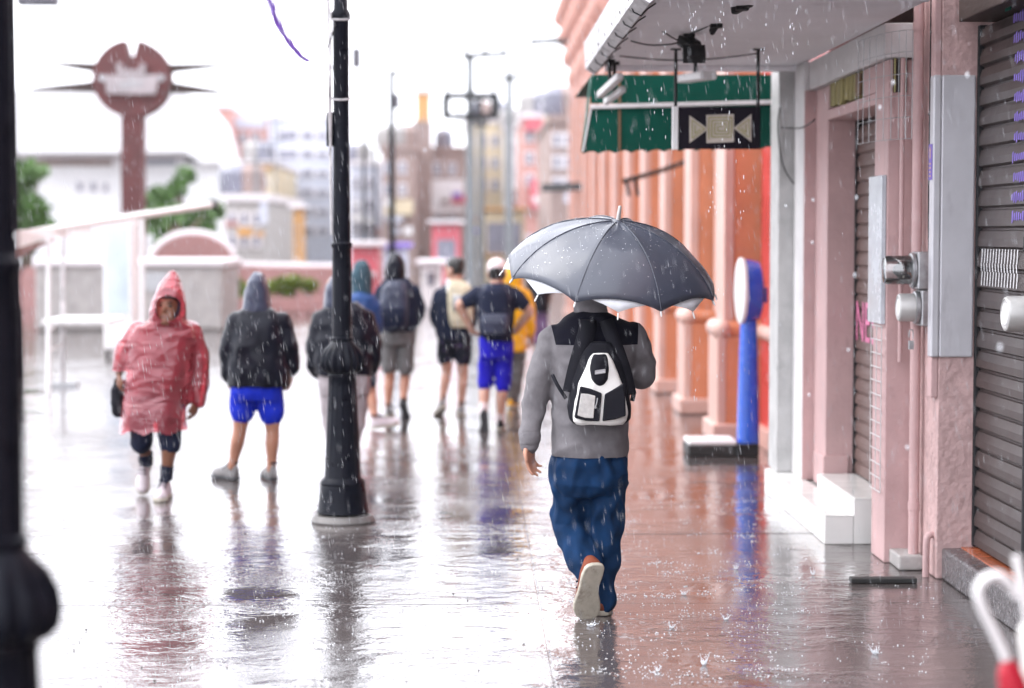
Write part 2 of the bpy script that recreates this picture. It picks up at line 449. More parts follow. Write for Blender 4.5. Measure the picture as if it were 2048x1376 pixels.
# the plaza paving: beyond the slabs that can be told apart it is one sheet
pav = MB()
XE = [-8.9, -5.2, 0.32, 2.62]
YE = [2.0, 4.3, 6.7, 9.15, 11.3, 13.62, 16.2, 18.9, 22.0, 26.0]
pav.add([(-60, 26.0, -0.001), (30, 26.0, -0.001), (30, 300, -0.001), (-60, 300, -0.001)], [(0, 1, 2, 3)])
pav.add([(-60, -20, -0.001), (XE[0], -20, -0.001), (XE[0], 26, -0.001), (-60, 26, -0.001)], [(0, 1, 2, 3)])
pav.add([(XE[0], -20, -0.001), (30, -20, -0.001), (30, YE[0], -0.001), (XE[0], YE[0], -0.001)], [(0, 1, 2, 3)])
pavement = tag(pav.build('pavement', M['wet']), kind='structure')
bed = MB(); bed.add([(XE[0], YE[0], -0.006), (XE[-1], YE[0], -0.006), (XE[-1], YE[-1], -0.006), (XE[0], YE[-1], -0.006)], [(0, 1, 2, 3)])
bed.build('joint_bed', M['wet'], pavement)
for i in range(len(XE) - 1):
    for j in range(len(YE) - 1):
        sl = MB(); jw = 0.0035
        dz = random.uniform(-0.0015, 0.0)
        sl.box(XE[i] + jw, XE[i + 1] - jw, YE[j] + jw, YE[j + 1] - jw, -0.04, dz)
        sl.build('paving_slab', M['wet'], pavement, bevel=0.003)

# ------------------------------------------------------------------ pink shop front on the right
bld = thing('shop_building', (2.4, 9, 0), 'pink rendered shop building with a long canopy and brown roller shutters', 'building')
def part(name, m, parent, *boxes, bevel=0.006):
    b = MB()
    for q in boxes: b.box(*q)
    return b.build(name, m, parent, bevel=bevel)
TOPZ = 7.0
part('pillar', M['grey_pillar'], bld, (1.99, 3.2, 12.9, 13.25, 0.162, 2.78))
part('pillar', M['whitewash'], bld, (2.09, 3.0, 12.512, 12.895, 0.162, 2.78))
part('pillar_face', M['pink'], bld, (2.089, 2.30, 12.497, 12.511, 0.1615, 2.60), bevel=0.002)
part('pillar', M['pink'], bld, (2.16, 3.0, 12.08, 12.495, 0.162, 2.60))
part('pillar_foot', M['pink'], bld, (2.145, 2.3, 12.06, 12.40, 0.163, 0.36))
part('pillar', M['pink'], bld, (2.146, 3.0, 10.27, 10.6, 0.0, 2.60))
part('wall', M['pink_rough'], bld, (2.305, 3.0, 9.78, 10.27, 0.0, 3.4))
part('moulding', M['pink'], bld, (2.27, 2.304, 9.785, 9.86, 0.9, 3.4), (2.285, 2.304, 9.88, 9.93, 0.9, 3.4))
part('lintel', M['pink'], bld, (2.15, 2.36, 10.605, 12.075, 2.39, 2.45), (2.15, 2.36, 12.0, 12.075, 2.452, 2.60), (2.15, 2.36, 10.605, 10.96, 2.452, 2.60))
part('band', M['whitewash'], bld, (2.12, 3.0, 10.24, 12.52, 2.605, 2.782))
part('upper_wall', M['pink'], bld, (2.2, 6.0, -14, 13.25, 3.41, TOPZ))
part('upper_wall', M['pink'], bld, (2.12, 3.0, 10.28, 13.25, 2.98, 3.40))
part('back_wall', M['pink'], bld, (3.02, 6.0, -14, 13.25, 0, 3.40))
# transom over the door: rags and boards behind the opening
tr = MB()
for k in range(15):
    y = 11.0 + k * 0.066
    tr.box(2.142 + random.uniform(0, .012), 2.18, y, y + random.uniform(.03, .06), 2.453 + random.uniform(0, .02), 2.60)
tr.build('transom_louvre', M['transom'], bld)
part('transom_board', M['brown'], bld, (2.138, 2.16, 11.0, 11.12, 2.47, 2.59))
# small barred niche high on the pier
part('niche_back', M['dark_wood'], bld, (2.168, 2.242, 10.262, 10.268, 2.43, 2.62))
for k in range(4):
    part('niche_bar', (M['olive'], M['dark'], M['brown'], M['olive'])[k], bld, (2.172 + k * .018, 2.180 + k * .018, 10.252, 10.261, 2.43, 2.62 - .03 * (k % 2)), bevel=0.002)
# door shutter in the recess
def slat_mesh(y0, y1, pitch, depth, name):
    prof = [(0.0, 0.0), (-depth, pitch * 0.10), (-depth, pitch * 0.46), (-depth * 0.35, pitch * 0.86), (0.004, pitch * 0.90), (0.004, pitch * 0.99), (0.02, pitch * 0.99), (0.02, 0.0)]
    b = MB(); n = len(prof)
    b.add([(x, y0, z) for x, z in prof] + [(x, y1, z) for x, z in prof], [tuple(range(n)), tuple(reversed(range(n, 2 * n)))] + [(i, n + i, n + (i + 1) % n, (i + 1) % n) for i in range(n)])
    return b.mesh(name)
sd = slat_mesh(10.62, 12.06, 0.084, 0.010, 'slat')
for k in range(25):
    o = obj('slat', sd, None if k else M['shutter_pink'], bld); o.location = (2.345, 0, 0.255 + 0.084 * k)
    o.matrix_parent_inverse = Matrix.Translation(-ORG[bld.name])
part('shutter_guide', M['dark'], bld, (2.325, 2.36, 12.055, 12.078, 0.255, 2.388), (2.325, 2.36, 12.0, 12.054, 2.33, 2.388))
tx = text_part('painted_letters', 'NES', M['pink_spray'], bld, V(2.330, 12.03, 1.07), (0, -1, 0), (0, 0, 1), 0.34, 0.002)
# big shutter nearest the camera
shp = 0.098
sm_ = slat_mesh(3.0, 9.745, shp, 0.018, 'slat')
for k in range(26):
    o = obj('slat', sm_, None if k else M['shutter'], bld); o.location = (2.50, 0, 0.165 + shp * k)
    o.matrix_parent_inverse = Matrix.Translation(-ORG[bld.name])
part('shutter_guide', M['dark'], bld, (2.476, 2.53, 9.746, 9.775, 0.165, 2.72))
part('shutter_box', M['dark_wood'], bld, (2.345, 2.62, 3.0, 9.62, 2.72, 3.40))
part('wall', M['pink'], bld, (2.305, 3.0, -14, 2.99, 0.0, 3.40))
# stencilled and sprayed marks on the slats
wp = MB()
for row, (zc, hh) in enumerate(((1.60, 0.034), (1.545, 0.02), (1.49, 0.034))):
    n = 13
    for i in range(n):
        y = 9.66 - i * 0.052
        lean = 0.014 if row != 1 else -0.008
        wp.add([(2.479, y, zc - hh), (2.479, y - .016, zc - hh), (2.479, y - .016 - lean, zc + hh), (2.479, y - lean, zc + hh)], [(0, 1, 2, 3)])
wp.build('stencil_mark', M['white_paint'], bld)
for k in range(11):
    z = 1.78 + k * shp * 0.92
    pm = MB(); y = 9.12 + random.uniform(-.02, .02)
    for i in range(7):
        yy = y - i * 0.034; hh = random.uniform(.018, .034)
        pm.add([(2.479, yy, z - hh * random.uniform(.3, 1)), (2.479, yy - .02, z - hh * .6), (2.479, yy - .028, z + hh), (2.479, yy - .006, z + hh * .8)], [(0, 1, 2, 3)])
    pm.build('spray_mark', M['purple'], bld)
# threshold kerb
part('kerb', M['kerb'], bld, (2.33, 2.472, -6, 9.778, 0, 0.155), bevel=0.012)
for k in range(22):
    y1 = 9.77 - k * 0.30
    part('threshold_tile', M['terracotta'], bld, (2.425, 2.52, y1 - 0.294, y1, 0.15, 0.161), bevel=0.003)
part('threshold', M['kerb'], bld, (2.475, 3.0, -6, 9.778, 0, 0.152))
part('plinth', M['concrete'], bld, (2.175, 2.30, 10.03, 10.72, 0, 0.075), bevel=0.01)
# tiled steps
st = thing('tiled_step', (2.1, 11.9, 0), 'two white glazed tile steps in front of the recessed door', 'steps')
part('core', M['grout'], st, (1.958, 2.5, 10.908, 13.14, 0, 0.152), (2.118, 2.5, 10.908, 12.055, 0.153, 0.245), bevel=0)
ys = [10.9 + 0.32 * k for k in range(7)] + [13.15]
for k in range(7):
    part('tile', M['tile'], st, (1.95, 1.957, ys[k] + .002, ys[k + 1] - .002, 0.0, 0.157), bevel=0.002)
    part('tile', M['tile'], st, (1.9575, 2.116, ys[k] + .002, ys[k + 1] - .002, 0.1525, 0.160), bevel=0.002)
ys2 = [10.9, 11.28, 11.67, 12.05]
for k in range(3):
    part('tile', M['tile'], st, (2.11, 2.117, ys2[k] + .002, ys2[k + 1] - .002, 0.161, 0.250), bevel=0.002)
    part('tile', M['tile'], st, (2.1175, 2.34, ys2[k] + .002, ys2[k + 1] - .002, 0.2455, 0.253), bevel=0.002)
part('tile', M['tile'], st, (1.952, 2.108, 10.90, 10.907, 0.0, 0.151), bevel=0.002)
part('tile', M['tile'], st, (2.111, 2.34, 10.90, 10.907, 0.0, 0.244), bevel=0.002)

# canopy
cz = 2.785
cpt = MB()
prof = [(0.86, cz), (0.80, cz - 0.055), (0.745, cz - 0.02), (0.735, cz + 0.15), (0.80, cz + 0.18), (2.119, cz + 0.18), (2.119, cz)]
n = len(prof)
cpt.add([(x, 8.95, z) for x, z in prof] + [(x, 12.95, z) for x, z in prof], [tuple(range(n)), tuple(reversed(range(n, 2 * n)))] + [(i, n + i, n + (i + 1) % n, (i + 1) % n) for i in range(n)])
can = cpt.build('canopy', M['ceiling'], bld)
can.data.materials.append(M['gutter'])
for p in can.data.polygons:
    if p.center.x < 0.84: p.material_index = 1
part('canopy_rib', M['ceiling'], bld, (0.87, 2.115, 12.86, 12.945, cz - 0.035, cz - 0.002))
part('canopy_rib', M['ceiling'], bld, (0.87, 2.115, 9.22, 9.26, cz - 0.012, cz - 0.001))
for k in range(7):
    y = 9.4 + k * 0.55
    b = MB(); b.tube([(0.74, y, cz + .02), (0.765, y, cz - .045), (0.80, y, cz - .062), (0.83, y, cz - .03), (0.87, y, cz - .004)], 0.004, 6)
    b.build('gutter_joint', M['dark'], bld)

# drain pipes
def pipe(name, pts, r, m, parent, collars=()):
    b = MB(); b.tube(pts, r, 14, 3)
    o = b.build(name, m, parent, smooth=True)
    for z in collars:
        c = MB(); p = Vector(pts[0]); c.cyl((p.x, p.y, z - .02), (p.x, p.y, z + .02), r * 1.14, seg=14); c.build('pipe_collar', m, parent, smooth=True)
    return o
pipe('drainpipe', [(2.262, 10.10, 0.0), (2.262, 10.10, 1.5), (2.262, 10.10, 3.4)], 0.026, M['pink'], bld, (0.32, 1.35, 2.3, 2.75))
pipe('drainpipe', [(2.205, 10.2, 1.05), (2.205, 10.2, 2.0), (2.205, 10.2, 2.6)], 0.012, M['pink'], bld)
pipe('outlet_pipe', [(2.318, 9.86, 0.205), (2.29, 9.845, 0.21), (2.272, 9.84, 0.19), (2.268, 9.84, 0.10), (2.268, 9.84, 0.0)], 0.017, M['pink'], bld)
for z, y, ln in ((2.70, 9.93, .05), (1.52, 9.9, .07), (1.38, 9.9, .04), (2.30, 9.95, .03)):
    b = MB(); b.tube([(2.30, y, z), (2.285, y - .01, z + .006), (2.28, y - .02, z - .004), (2.29, y - .02 - ln, z + .002)], .006, 6, 3); b.build('cable_clip', M['dark'], bld, smooth=True)
b = MB(); b.tube([(2.298, 10.0, 3.2), (2.296, 9.99, 2.5), (2.297, 10.0, 1.9), (2.296, 9.98, 1.55), (2.285, 9.97, 1.50)], .004, 6, 5); b.build('wall_wire', M['dark'], bld, smooth=True)
# pale metal cover bent round the pier corner
mc = MB(); mc.box(2.303, 2.470, 9.762, 9.778, 1.10, 2.48); mc.box(2.262, 2.3025, 9.762, 9.84, 1.10, 2.48)
tag(mc.build('corner_guard', M['sheet'], bevel=0.008), 'tall pale grey sheet metal guard round the shutter pier corner', 'metal guard')
sk = thing('arrow_sticker', (2.26, 9.8, 1.96), 'small purple sticker with a pale arrow on the grey metal guard', 'sticker')
part('backing', M['purple'], sk, (2.258, 2.2615, 9.77, 9.835, 1.97, 2.145), bevel=0)
ar = MB(); ar.prism([(2.2575, 9.803, 2.135), (2.2575, 9.783, 2.11), (2.2575, 9.793, 2.11), (2.2575, 9.793, 2.075), (2.2575, 9.813, 2.075), (2.2575, 9.813, 2.11), (2.2575, 9.823, 2.11)], (-.001, 0, 0)); ar.build('arrow', M['pale'], sk)
for k in range(4): part('sticker_line', M['pale'], sk, (2.2565, 2.2578, 9.785, 9.82, 1.985 + k * .02, 1.993 + k * .02), bevel=0)
M['board'] = mat('pale_blue_white_board', (0.50, 0.53, 0.57), .25, .08, 4, .03)
# white sheet panel leaning on pier A
ws = MB(); pa, pb = at(1752, 352, 10.55), at(1779, 648, 10.30)
ws.box(2.120, 2.1445, 10.285, 10.62, pb.z, at(1752, 352, 10.45).z)
tag(ws.build('white_board', M['board'], bevel=0.003), 'narrow glossy white board fixed on the pink pier beside the meters', 'board')
# white wire rack below it
def wire_grid(name, label, xs, zs, fn, r, m, cat='wire grid'):
    t = thing(name, fn(xs[0], zs[0]), label, cat)
    for x in xs:
        b = MB(); b.tube([fn(x, z) for z in zs], r, 6); b.build('upright_wire', m, t)
    for z in zs:
        b = MB(); b.tube([fn(x, z) for x in xs], r, 6); b.build('cross_wire', m, t)
    return t
z0, z1 = at(1760, 975, 10.5).z, at(1760, 650, 10.5).z
wire_grid('wire_rack', 'white wire rack hanging down the pink pier below the white board', [10.29, 10.42, 10.56], [z0 + (z1 - z0) * k / 12 for k in range(13)],
          lambda y, z: V(2.128, y, z), 0.0028, M['wire'])
# arched wire cage under the band
def cagept(u, z):
    a = math.pi * 0.5 * u
    return V(2.205 - 0.15 * math.sin(a), 9.98 + 0.62 * (1 - math.cos(a)) * 1.0, z)
zc0, zc1 = 2.18, 2.72
wire_grid('wire_cage', 'curved rusty wire cage hanging under the white band by the drainpipe', [k / 8 for k in range(9)], [zc0 + (zc1 - zc0) * k / 5 for k in range(6)], cagept, 0.0019, M['zinc'], 'wire cage')

# electricity meters: sockets with round dials pointing to the street
def meter(name, label, c, r, L, clear, parent=None):
    t = thing(name, c, label, 'electric meter')
    c = Vector(c); ax = V(-1, 0, 0)
    b = MB(); b.lathe(c + V(L * .32, 0, 0), [(r * .98, -.0), (r * 1.12, .004), (r * 1.12, .02), (r * .98, .024)], 28, ax); b.build('clamp_ring', M['zinc'], t, smooth=True)
    b = MB(); b.box(c.x + L * .32, c.x + L * .32 + .07, c.y - r * 1.02, c.y + r * 1.02, c.z - r * 1.25, c.z + r * 1.2); b.build('socket_box', M['zinc'], t, bevel=0.008)
    if clear:
        b = MB(); b.lathe(c + V(L * .3, 0, 0), [(r * .6, 0), (r * .62, L * .5), (r * .5, L * .52), (r * .2, L * .7)], 20, ax); b.build('mechanism', M['dark'], t, smooth=True)
        b = MB(); b.obox(c + V(-L * .1, 0, -r * .2), V(.004, 0, 0), V(0, r * .5, 0), V(0, 0, r * .3)); b.build('dial', M['cream'], t)
        b = MB(); b.lathe(c + V(L * .3, 0, 0), [(r * .95, 0), (r * .93, L * .9), (r * .85, L * 1.0), (r * .5, L * 1.03), (r * .05, L * 1.04)], 28, ax); b.build('glass_cover', M['glass'], t, smooth=True)
    else:
        b = MB(); b.lathe(c + V(L * .3, 0, 0), [(r * .97, 0), (r * .95, L * .85), (r * .9, L * .93), (r * .8, L * .96), (r * .76, L * .93), (r * .05, L * .93)], 28, ax); b.build('cover', M['meter_grey'], t, smooth=True)
        b = MB(); b.lathe(c + V(-L * .632, 0, 0), [(r * .6, 0), (r * .58, .002), (r * .05, .003)], 20, ax); b.build('dial', M['white_metal'], t)
    return t
meter('electric_meter', 'clear glass electric meter with a dark mechanism, upper one beside the drainpipe', at(1802, 540, 10.0) + V(.02, 0, 0), 0.077, 0.15, True)
meter('electric_meter', 'grey blanked electric meter below the glass one beside the drainpipe', at(1815, 615, 10.0) + V(.02, 0, 0), 0.074, 0.105, False)
lock = MB(); lock.obox(at(1822, 690, 9.96), V(.012, 0, 0), V(0, .012, 0), V(0, 0, .022)); lock.tube([at(1818, 675, 9.96), at(1820, 660, 9.96), at(1826, 662, 9.96), at(1826, 678, 9.96)], 0.003, 6, 3)
tag(lock.build('padlock', M['zinc'], bevel=0.003), 'small padlock hanging below the grey meter', 'padlock')
cd = MB(); cd.cyl((2.44, 8.66, 0.155), (2.44, 8.66, 2.0), 0.026, seg=14); cd.lathe((2.44, 8.66, 1.62), [(.026, 0), (.035, .01), (.035, .07), (.026, .08)], 14)
tag(cd.build('conduit_pipe', M['dark'], smooth=True), 'dark upright conduit pipe in front of the near roller shutter', 'conduit')
meter('electric_meter', 'pale grey electric meter on the conduit in front of the roller shutter', at(2034, 628, 8.66) + V(.03, 0, 0), 0.082, 0.13, False)
# dark strip on the wet ground
b = MB(); b.obox((gnd(1702, 1164) + gnd(1830, 1166)) / 2 + V(0, 0, .013), V(.162, 0, 0), V(0, .035, 0), V(0, 0, .012))
tag(b.build('dark_plank', M['rubber'], bevel=0.004), 'thin black plank lying on wet paving at the drainpipe foot', 'plank')
gs = MB(); gs.obox(at(2025, 8, 9.0) + V(-.02, 0, .02), V(.002, 0, 0), V(0, .045, 0), V(0, 0, .05))
gso = tag(gs.build('number_plate', M['green']), 'small green plate on the dark shutter box', 'plate')
text_part('plate_letter', 'E', M['white_paint'], gso, gso.data.vertices[0].co + V(-.003, .075, .02), (0, -1, 0), (0, 0, 1), 0.075, 0.002)

# ------------------------------------------------------------------ things under the canopy
sg = thing('hanging_sign', at(1438, 255, 11.7), 'black hanging sign with a cream stepped fret pattern on two rods', 'sign')
SY = 11.7
p0, p1 = at(1357, 214, SY), at(1521, 298, SY)
part('sign_board', M['black_sign'], sg, (p0.x, p1.x, SY, SY + .03, p1.z, p0.z), bevel=0.003)
part('edge_strip', M['white_metal'], sg, (at(1346, 0, SY).x, p0.x - .001, SY - .006, SY + .034, p1.z - .004, p0.z + .004), bevel=0.003)
for px in (1352, 1517):
    x = at(px, 150, SY).x
    b = MB(); b.cyl((x, SY + .015, p0.z - .01), (x, SY + .015, cz), 0.010, seg=8); b.box(x - .03, x + .03, SY - .01, SY + .04, cz - .008, cz - .001); b.build('hanger_rod', M['dark'], sg)
def flat(name, pts, m, dy, th=0.003):
    b = MB(); b.prism([at(x, y, SY - dy) for x, y in pts], (0, th, 0)); return b.build(name, m, sg)
flat('fret_square', [(1413, 230), (1468, 228), (1468, 284), (1413, 286)], M['cream'], .004)
flat('fret_triangle', [(1379, 231), (1379, 286), (1417, 258)], M['cream'], .004)
flat('fret_triangle', [(1503, 228), (1503, 284), (1467, 256)], M['cream'], .004)
def line(pts, w, dy=.0065):
    for a, c in zip(pts[:-1], pts[1:]):
        b = MB(); b.bar(at(*a, SY - dy), at(*c, SY - dy), w, .003, up=V(0, 1, 0)); b.build('fret_line', M['olive'], sg)
sp = []; cx_, cy_ = 1440.5, 257
pts = [(-23, 22), (-23, -22), (23, -22), (23, 17), (-17, 17), (-17, -16), (17, -16), (17, 11), (-11, 11), (-11, -10), (11, -10), (11, 5), (-5, 5), (-5, -4), (5, -4)]
line([(cx_ + a, cy_ + c) for a, c in pts], 0.0065)
line([(1384, 240), (1384, 277), (1409, 258), (1384, 240)], 0.006); line([(1390, 250), (1390, 267), (1401, 258)], 0.006)
line([(1498, 238), (1498, 275), (1475, 256), (1498, 238)], 0.006); line([(1492, 248), (1492, 265), (1482, 256)], 0.006)

def fixture(name, label, cat, base, tip, w, h, m, stem=True):
    t = thing(name, base, label, cat)
    b = MB(); b.bar(base, tip, w, h); b.build('lamp_body', m, t, bevel=0.01)
    if stem:
        mid = (Vector(base) + Vector(tip)) / 2
        b = MB(); b.cyl(mid, (mid.x, mid.y, cz), 0.012, seg=8); b.box(mid.x - .03, mid.x + .03, mid.y - .03, mid.y + .03, cz - .02, cz - .001); b.build('bracket', M['dark'], t)
    return t
t = fixture('floodlight', 'dark floodlight with trailing cable under the canopy middle', 'lamp', at(1368, 80, 10.9), at(1388, 94, 10.8), 0.09, 0.06, M['dark'])
b = MB(); b.obox(at(1388, 108, 10.75), V(.06, 0, 0), V(0, .02, .03), V(0, -.015, .02)); b.build('visor', M['dark'], t)
fixture('floodlight', 'slim dark lamp tilted under the canopy above the floodlight', 'lamp', at(1422, 66, 10.4), at(1443, 34, 10.3), 0.025, 0.04, M['dark'])
fixture('floodlight', 'black lamp cut by the top edge above the hanging sign', 'lamp', at(1466, 20, 9.6), at(1502, 2, 9.5), 0.04, 0.05, M['dark'])
fixture('tube_lamp', 'pale fluorescent lamp above the hanging sign', 'lamp', at(1365, 158, 12.5), at(1418, 150, 11.9), 0.10, 0.05, M['white_metal'])
fixture('tube_lamp', 'upper of two pale tube lamps at the canopy corner', 'lamp', at(1200, 190, 12.7), at(1240, 152, 12.2), 0.045, 0.045, M['whitewash'])
fixture('tube_lamp', 'lower of two pale tube lamps at the canopy corner', 'lamp', at(1212, 204, 12.8), at(1246, 178, 12.4), 0.04, 0.04, M['whitewash'])
cb = MB()
def cable(name, label, pts, r=0.0045, m='dark', sub=6):
    b = MB(); b.tube(pts, r, 6, sub); return tag(b.build(name, M[m], smooth=True), label, 'cable')
cable('cable', 'thin brown cable running from the canopy edge to the floodlight', [at(1290, 40, 10.6), at(1318, 58, 10.7), at(1350, 78, 10.85), at(1366, 82, 10.88)])
cable('cable', 'dark cable sagging between floodlight and canopy gutter', [at(1262, 82, 11.2), at(1300, 90, 11.1), at(1345, 88, 10.95), at(1368, 80, 10.88)])
cable('cable', 'dark cable between the floodlight and the slim lamp', [at(1382, 66, 10.8), at(1400, 60, 10.6), at(1424, 48, 10.4)])
cable('cable', 'long cable strung along the sign rods under the canopy', [at(1240, 112, 12.1), at(1330, 120, 11.8), at(1420, 118, 11.7), at(1516, 107, 11.68)])
cable('cable', 'loose wire drooping down the stained white pillar', [at(1560, 215, 12.85), at(1556, 260, 12.86), at(1566, 330, 12.86), at(1588, 368, 12.86)])
cable('cable', 'dark wire looping from the pillar over the pink wall', [at(1562, 255, 12.85), at(1600, 256, 12.45), at(1622, 245, 12.0), at(1630, 238, 11.9)])

# ------------------------------------------------------------------ green awning behind the canopy
aw = thing('green_awning', at(1360, 300, 13.4), 'green canvas awning with a scalloped edge behind the canopy', 'awning')
AY = 13.42
def poly_at(pts, Y): return [at(x, y, Y) for x, y in pts]
b = MB(); b.prism(poly_at([(1184, 150), (1560, 150), (1560, 207), (1181, 207)], AY), (0, .012, 0)); b.build('upper_panel', M['green'], aw)
sc = [(1181, 221)] + [(1165, 305)]
k = 0
xs = [1165 + (1556 - 1165) * i / 36 for i in range(37)]
low = [(x, 304 - (x - 1165) * 0.028 + (4 if i % 3 == 0 else (0 if i % 3 == 1 else -1))) for i, x in enumerate(xs)]
b = MB(); b.prism(poly_at([(1181, 216)] + low + [(1556, 206)], AY - .02), (0, .01, 0)); b.build('valance', M['green'], aw)
b = MB(); b.bar(at(1180, 214, AY - .03), at(1557, 204, AY - .03), .03, .028); b.build('frame_bar', M['whitewash'], aw, bevel=.004)
b = MB(); b.bar(at(1182, 215, AY - .03), at(1166, 303, AY - .03), .012, .012); b.build('edge_piping', M['whitewash'], aw)
for px in (1239,):
    b = MB(); b.bar(at(px, 150, AY - .012), at(px, 300, AY - .034), .016, .012); b.build('frame_strut', M['brown'], aw)
b = MB(); w0, w1 = at(1167, 300, AY), at(1184, 150, AY)
b.add([w1 + V(0, .02, 0), w1 + V(0, .3, 0), w0 + V(0, .3, 0), w0 + V(0, .02, 0)], [(0, 1, 2, 3)])
b.add([at(1184, 150, AY) + V(0, .02, 0), at(1556, 150, AY) + V(0, .02, 0), at(1556, 150, AY) + V(0, 2.2, 0), at(1184, 150, AY) + V(0, 2.2, 0)], [(0, 1, 2, 3)])
o = b.build('street_flap', M['green'], aw); md = o.modifiers.new('s', 'SOLIDIFY'); md.thickness = 0.004

# ------------------------------------------------------------------ terracotta building further along
ob = thing('colonnade_building', (2.5, 28, 0), 'terracotta and pale pink pilastered building stretching down the street', 'building')
part('wall', M['red'], ob, (2.38, 6, 13.27, 16.34, 0, 3.6))
part('wall', M['salmon'], ob, (2.44, 6, 16.345, 43, 0, 8.2))
part('upper_wall', M['salmon'], ob, (2.40, 6, 13.27, 16.34, 3.61, 8.2))
def halfround(x0, x1, y0, y1, z, r):
    b = MB(); b.tube([(x1, y0, z), (x1, y1, z)], r, 14, fdir=V(0, 0, 1)); return b
b = halfround(0, 2.40, 13.3, 16.33, 0.91, 0.065); b.build('dado_rail', M['pale'], ob, smooth=True)
b = halfround(0, 2.45, 16.3, 42.9, 0.91, 0.06); b.build('dado_rail', M['orange'], ob, smooth=True)
part('skirting', M['salmon'], ob, (2.33, 2.43, 13.3, 42.9, 0, 0.16))
yy = 16.35; k = 0
while yy < 42:
    d = 0.62
    part('pedestal', M['orange'], ob, (2.10, 2.43, yy, yy + d, 0, 0.86))
    part('pedestal_lit_edge', M['pale'], ob, (2.03, 2.099, yy - .005, yy + d, 0.0, 0.86))  # street face coloured paler to carry the sky light
    part('pedestal_foot', M['pale'], ob, (1.985, 2.42, yy - .05, yy + d + .05, 0, 0.15), bevel=0.02)
    b = MB(); b.tube([(2.45, yy + .08, .92), (2.10, yy + .08, .92)], .072, 14); b.build('pedestal_cap', M['orange'], ob, smooth=True)
    b = MB(); b.ball((2.075, yy + .08, .92), .09, .11, .085, 14); b.tube([(2.08, yy + .08, .92), (2.08, yy + d, .92)], .075, 14); b.build('cap_end', M['pale'], ob, smooth=True)  # pale nose: sky light put into the cap colour
    part('pilaster', M['orange'], ob, (2.17, 2.43, yy + .08, yy + d, 0.98, 4.4))
    part('pilaster_lit_edge', M['pale'], ob, (2.09, 2.169, yy + .07, yy + d, 0.98, 4.4))  # sky light on the street side, painted as a paler strip
    if k: part('pilaster_lit_edge', M['pale'], ob, (2.30, 2.435, yy - .22, yy - .06, 0.98, 4.4))
    part('upper_pilaster', M['salmon'], ob, (2.12, 2.43, yy + .1, yy + d - .1, 4.41, 8.1))
    # door frame and dark opening between pilasters
    part('door_panel', M['orange'] if k % 2 else M['salmon'], ob, (2.39, 2.438, yy + .95, yy + 2.0, 1.0, 3.9))
    part('door_frame', M['pale'], ob, (2.35, 2.437, yy + .83, yy + .94, .98, 3.95), (2.35, 2.437, yy + 2.01, yy + 2.12, .98, 3.95))
    yy += 2.55; k += 1
# carved brackets under the cornice
for i in range(9):
    y = 42.6 - i * 1.3
    b = MB()
    for q in range(5):
        b.ball((2.30 - .05 * q, y, 4.6 + .42 * q), .16 + .05 * q, .16, .26, 10)
    b.box(2.0, 2.43, y - .18, y + .18, 6.3, 6.6)
    b.build('carved_bracket', M['salmon'], ob, smooth=True)
part('cornice', M['salmon'], ob, (1.95, 2.43, 13.3, 43.1, 6.62, 6.95), bevel=.05)
# projecting arm with two hanging hooks
pa = thing('wall_bracket', at(1385, 320, 19.5), 'thin black metal arm projecting from the terracotta facade', 'bracket')
b = MB(); b.tube([at(1387, 318, 21.0), at(1320, 342, 20.4), at(1248, 362, 19.6)], .025, 8); b.build('arm', M['dark'], pa)
b = MB(); b.bar(at(1385, 318, 21.0), at(1385, 640, 21.0), .04, .04); b.build('post', M['dark'], pa)
for px in (1252, 1270):
    b = MB(); b.bar(at(px, 356, 19.8), at(px + 6, 392, 19.8), .05, .03); b.build('hook', M['dark'], pa)
b = MB(); b.bar(at(1060, 83, 42.5), at(1215, 80, 40), .05, .12); tag(b.build('flagpole', M['dark']), 'dark rod sticking out of the far building front high up', 'rod')
b = MB(); b.bar(at(1085, 376, 40), at(1190, 372, 38), .05, .15); tag(b.build('sign_arm', M['dark']), 'dark arm sticking out low on the far building front', 'rod')

# blue weighing machine
sclY = 15.3
ws = thing('weighing_machine', gnd(1497, 915), 'blue street weighing machine with a round white dial on a post', 'weighing machine')
def lp(px, py): return at(px, py, sclY)
a0, a1 = lp(1375, 916), lp(1474, 880)
part('platform', M['rubber'], ws, (a0.x, a1.x, sclY - .05, sclY + .35, 0.0, .085), bevel=.012)
part('platform_plate', M['white_metal'], ws, (a0.x + .005, a1.x - .005, sclY - .045, sclY + .345, .086, .125), bevel=.015)
b = MB(); b.box(lp(1476, 0).x, lp(1522, 0).x, sclY - .08, sclY + .2, 0, .10); b.build('foot', M['dark'], ws, bevel=.012)
rings = []
for py, xl, xr in ((892, 1476, 1520), (800, 1478, 1519), (700, 1481, 1517), (640, 1483, 1515)):
    l, r = lp(xl, py), lp(xr, py); w = (r.x - l.x) / 2; c = (l + r) / 2
    rings.append([c + V(w * math.copysign(abs(math.cos(t)) ** .6, math.cos(t)), w * math.copysign(abs(math.sin(t)) ** .6, math.sin(t)) + .06, 0) for t in [2 * math.pi * q / 20 for q in range(20)]])
b = MB(); b.rings(rings); b.build('post', M['blue'], ws, smooth=True)
hc = lp(1500, 582) + V(0, .06, 0); hr = .245
hax = V(-1.0, -.02, 0).normalized()
b = MB(); b.lathe(hc + hax * -.07, [(hr * .75, -.02), (hr * .92, 0), (hr * .97, .05), (hr, .10), (hr, .13), (hr * .96, .135)], 40, hax); b.build('dial_case', M['blue'], ws, smooth=True)
b = MB(); b.lathe(hc + hax * .066, [(hr * .95, 0), (hr * .93, .006), (hr * .02, .008)], 40, hax); b.build('dial_face', M['white_metal'], ws, smooth=True)
b = MB(); b.bar(hc + hax * .078, hc + hax * .078 + V(.03, -.1, .10), .012, .004); b.build('needle', M['far_red'], ws)
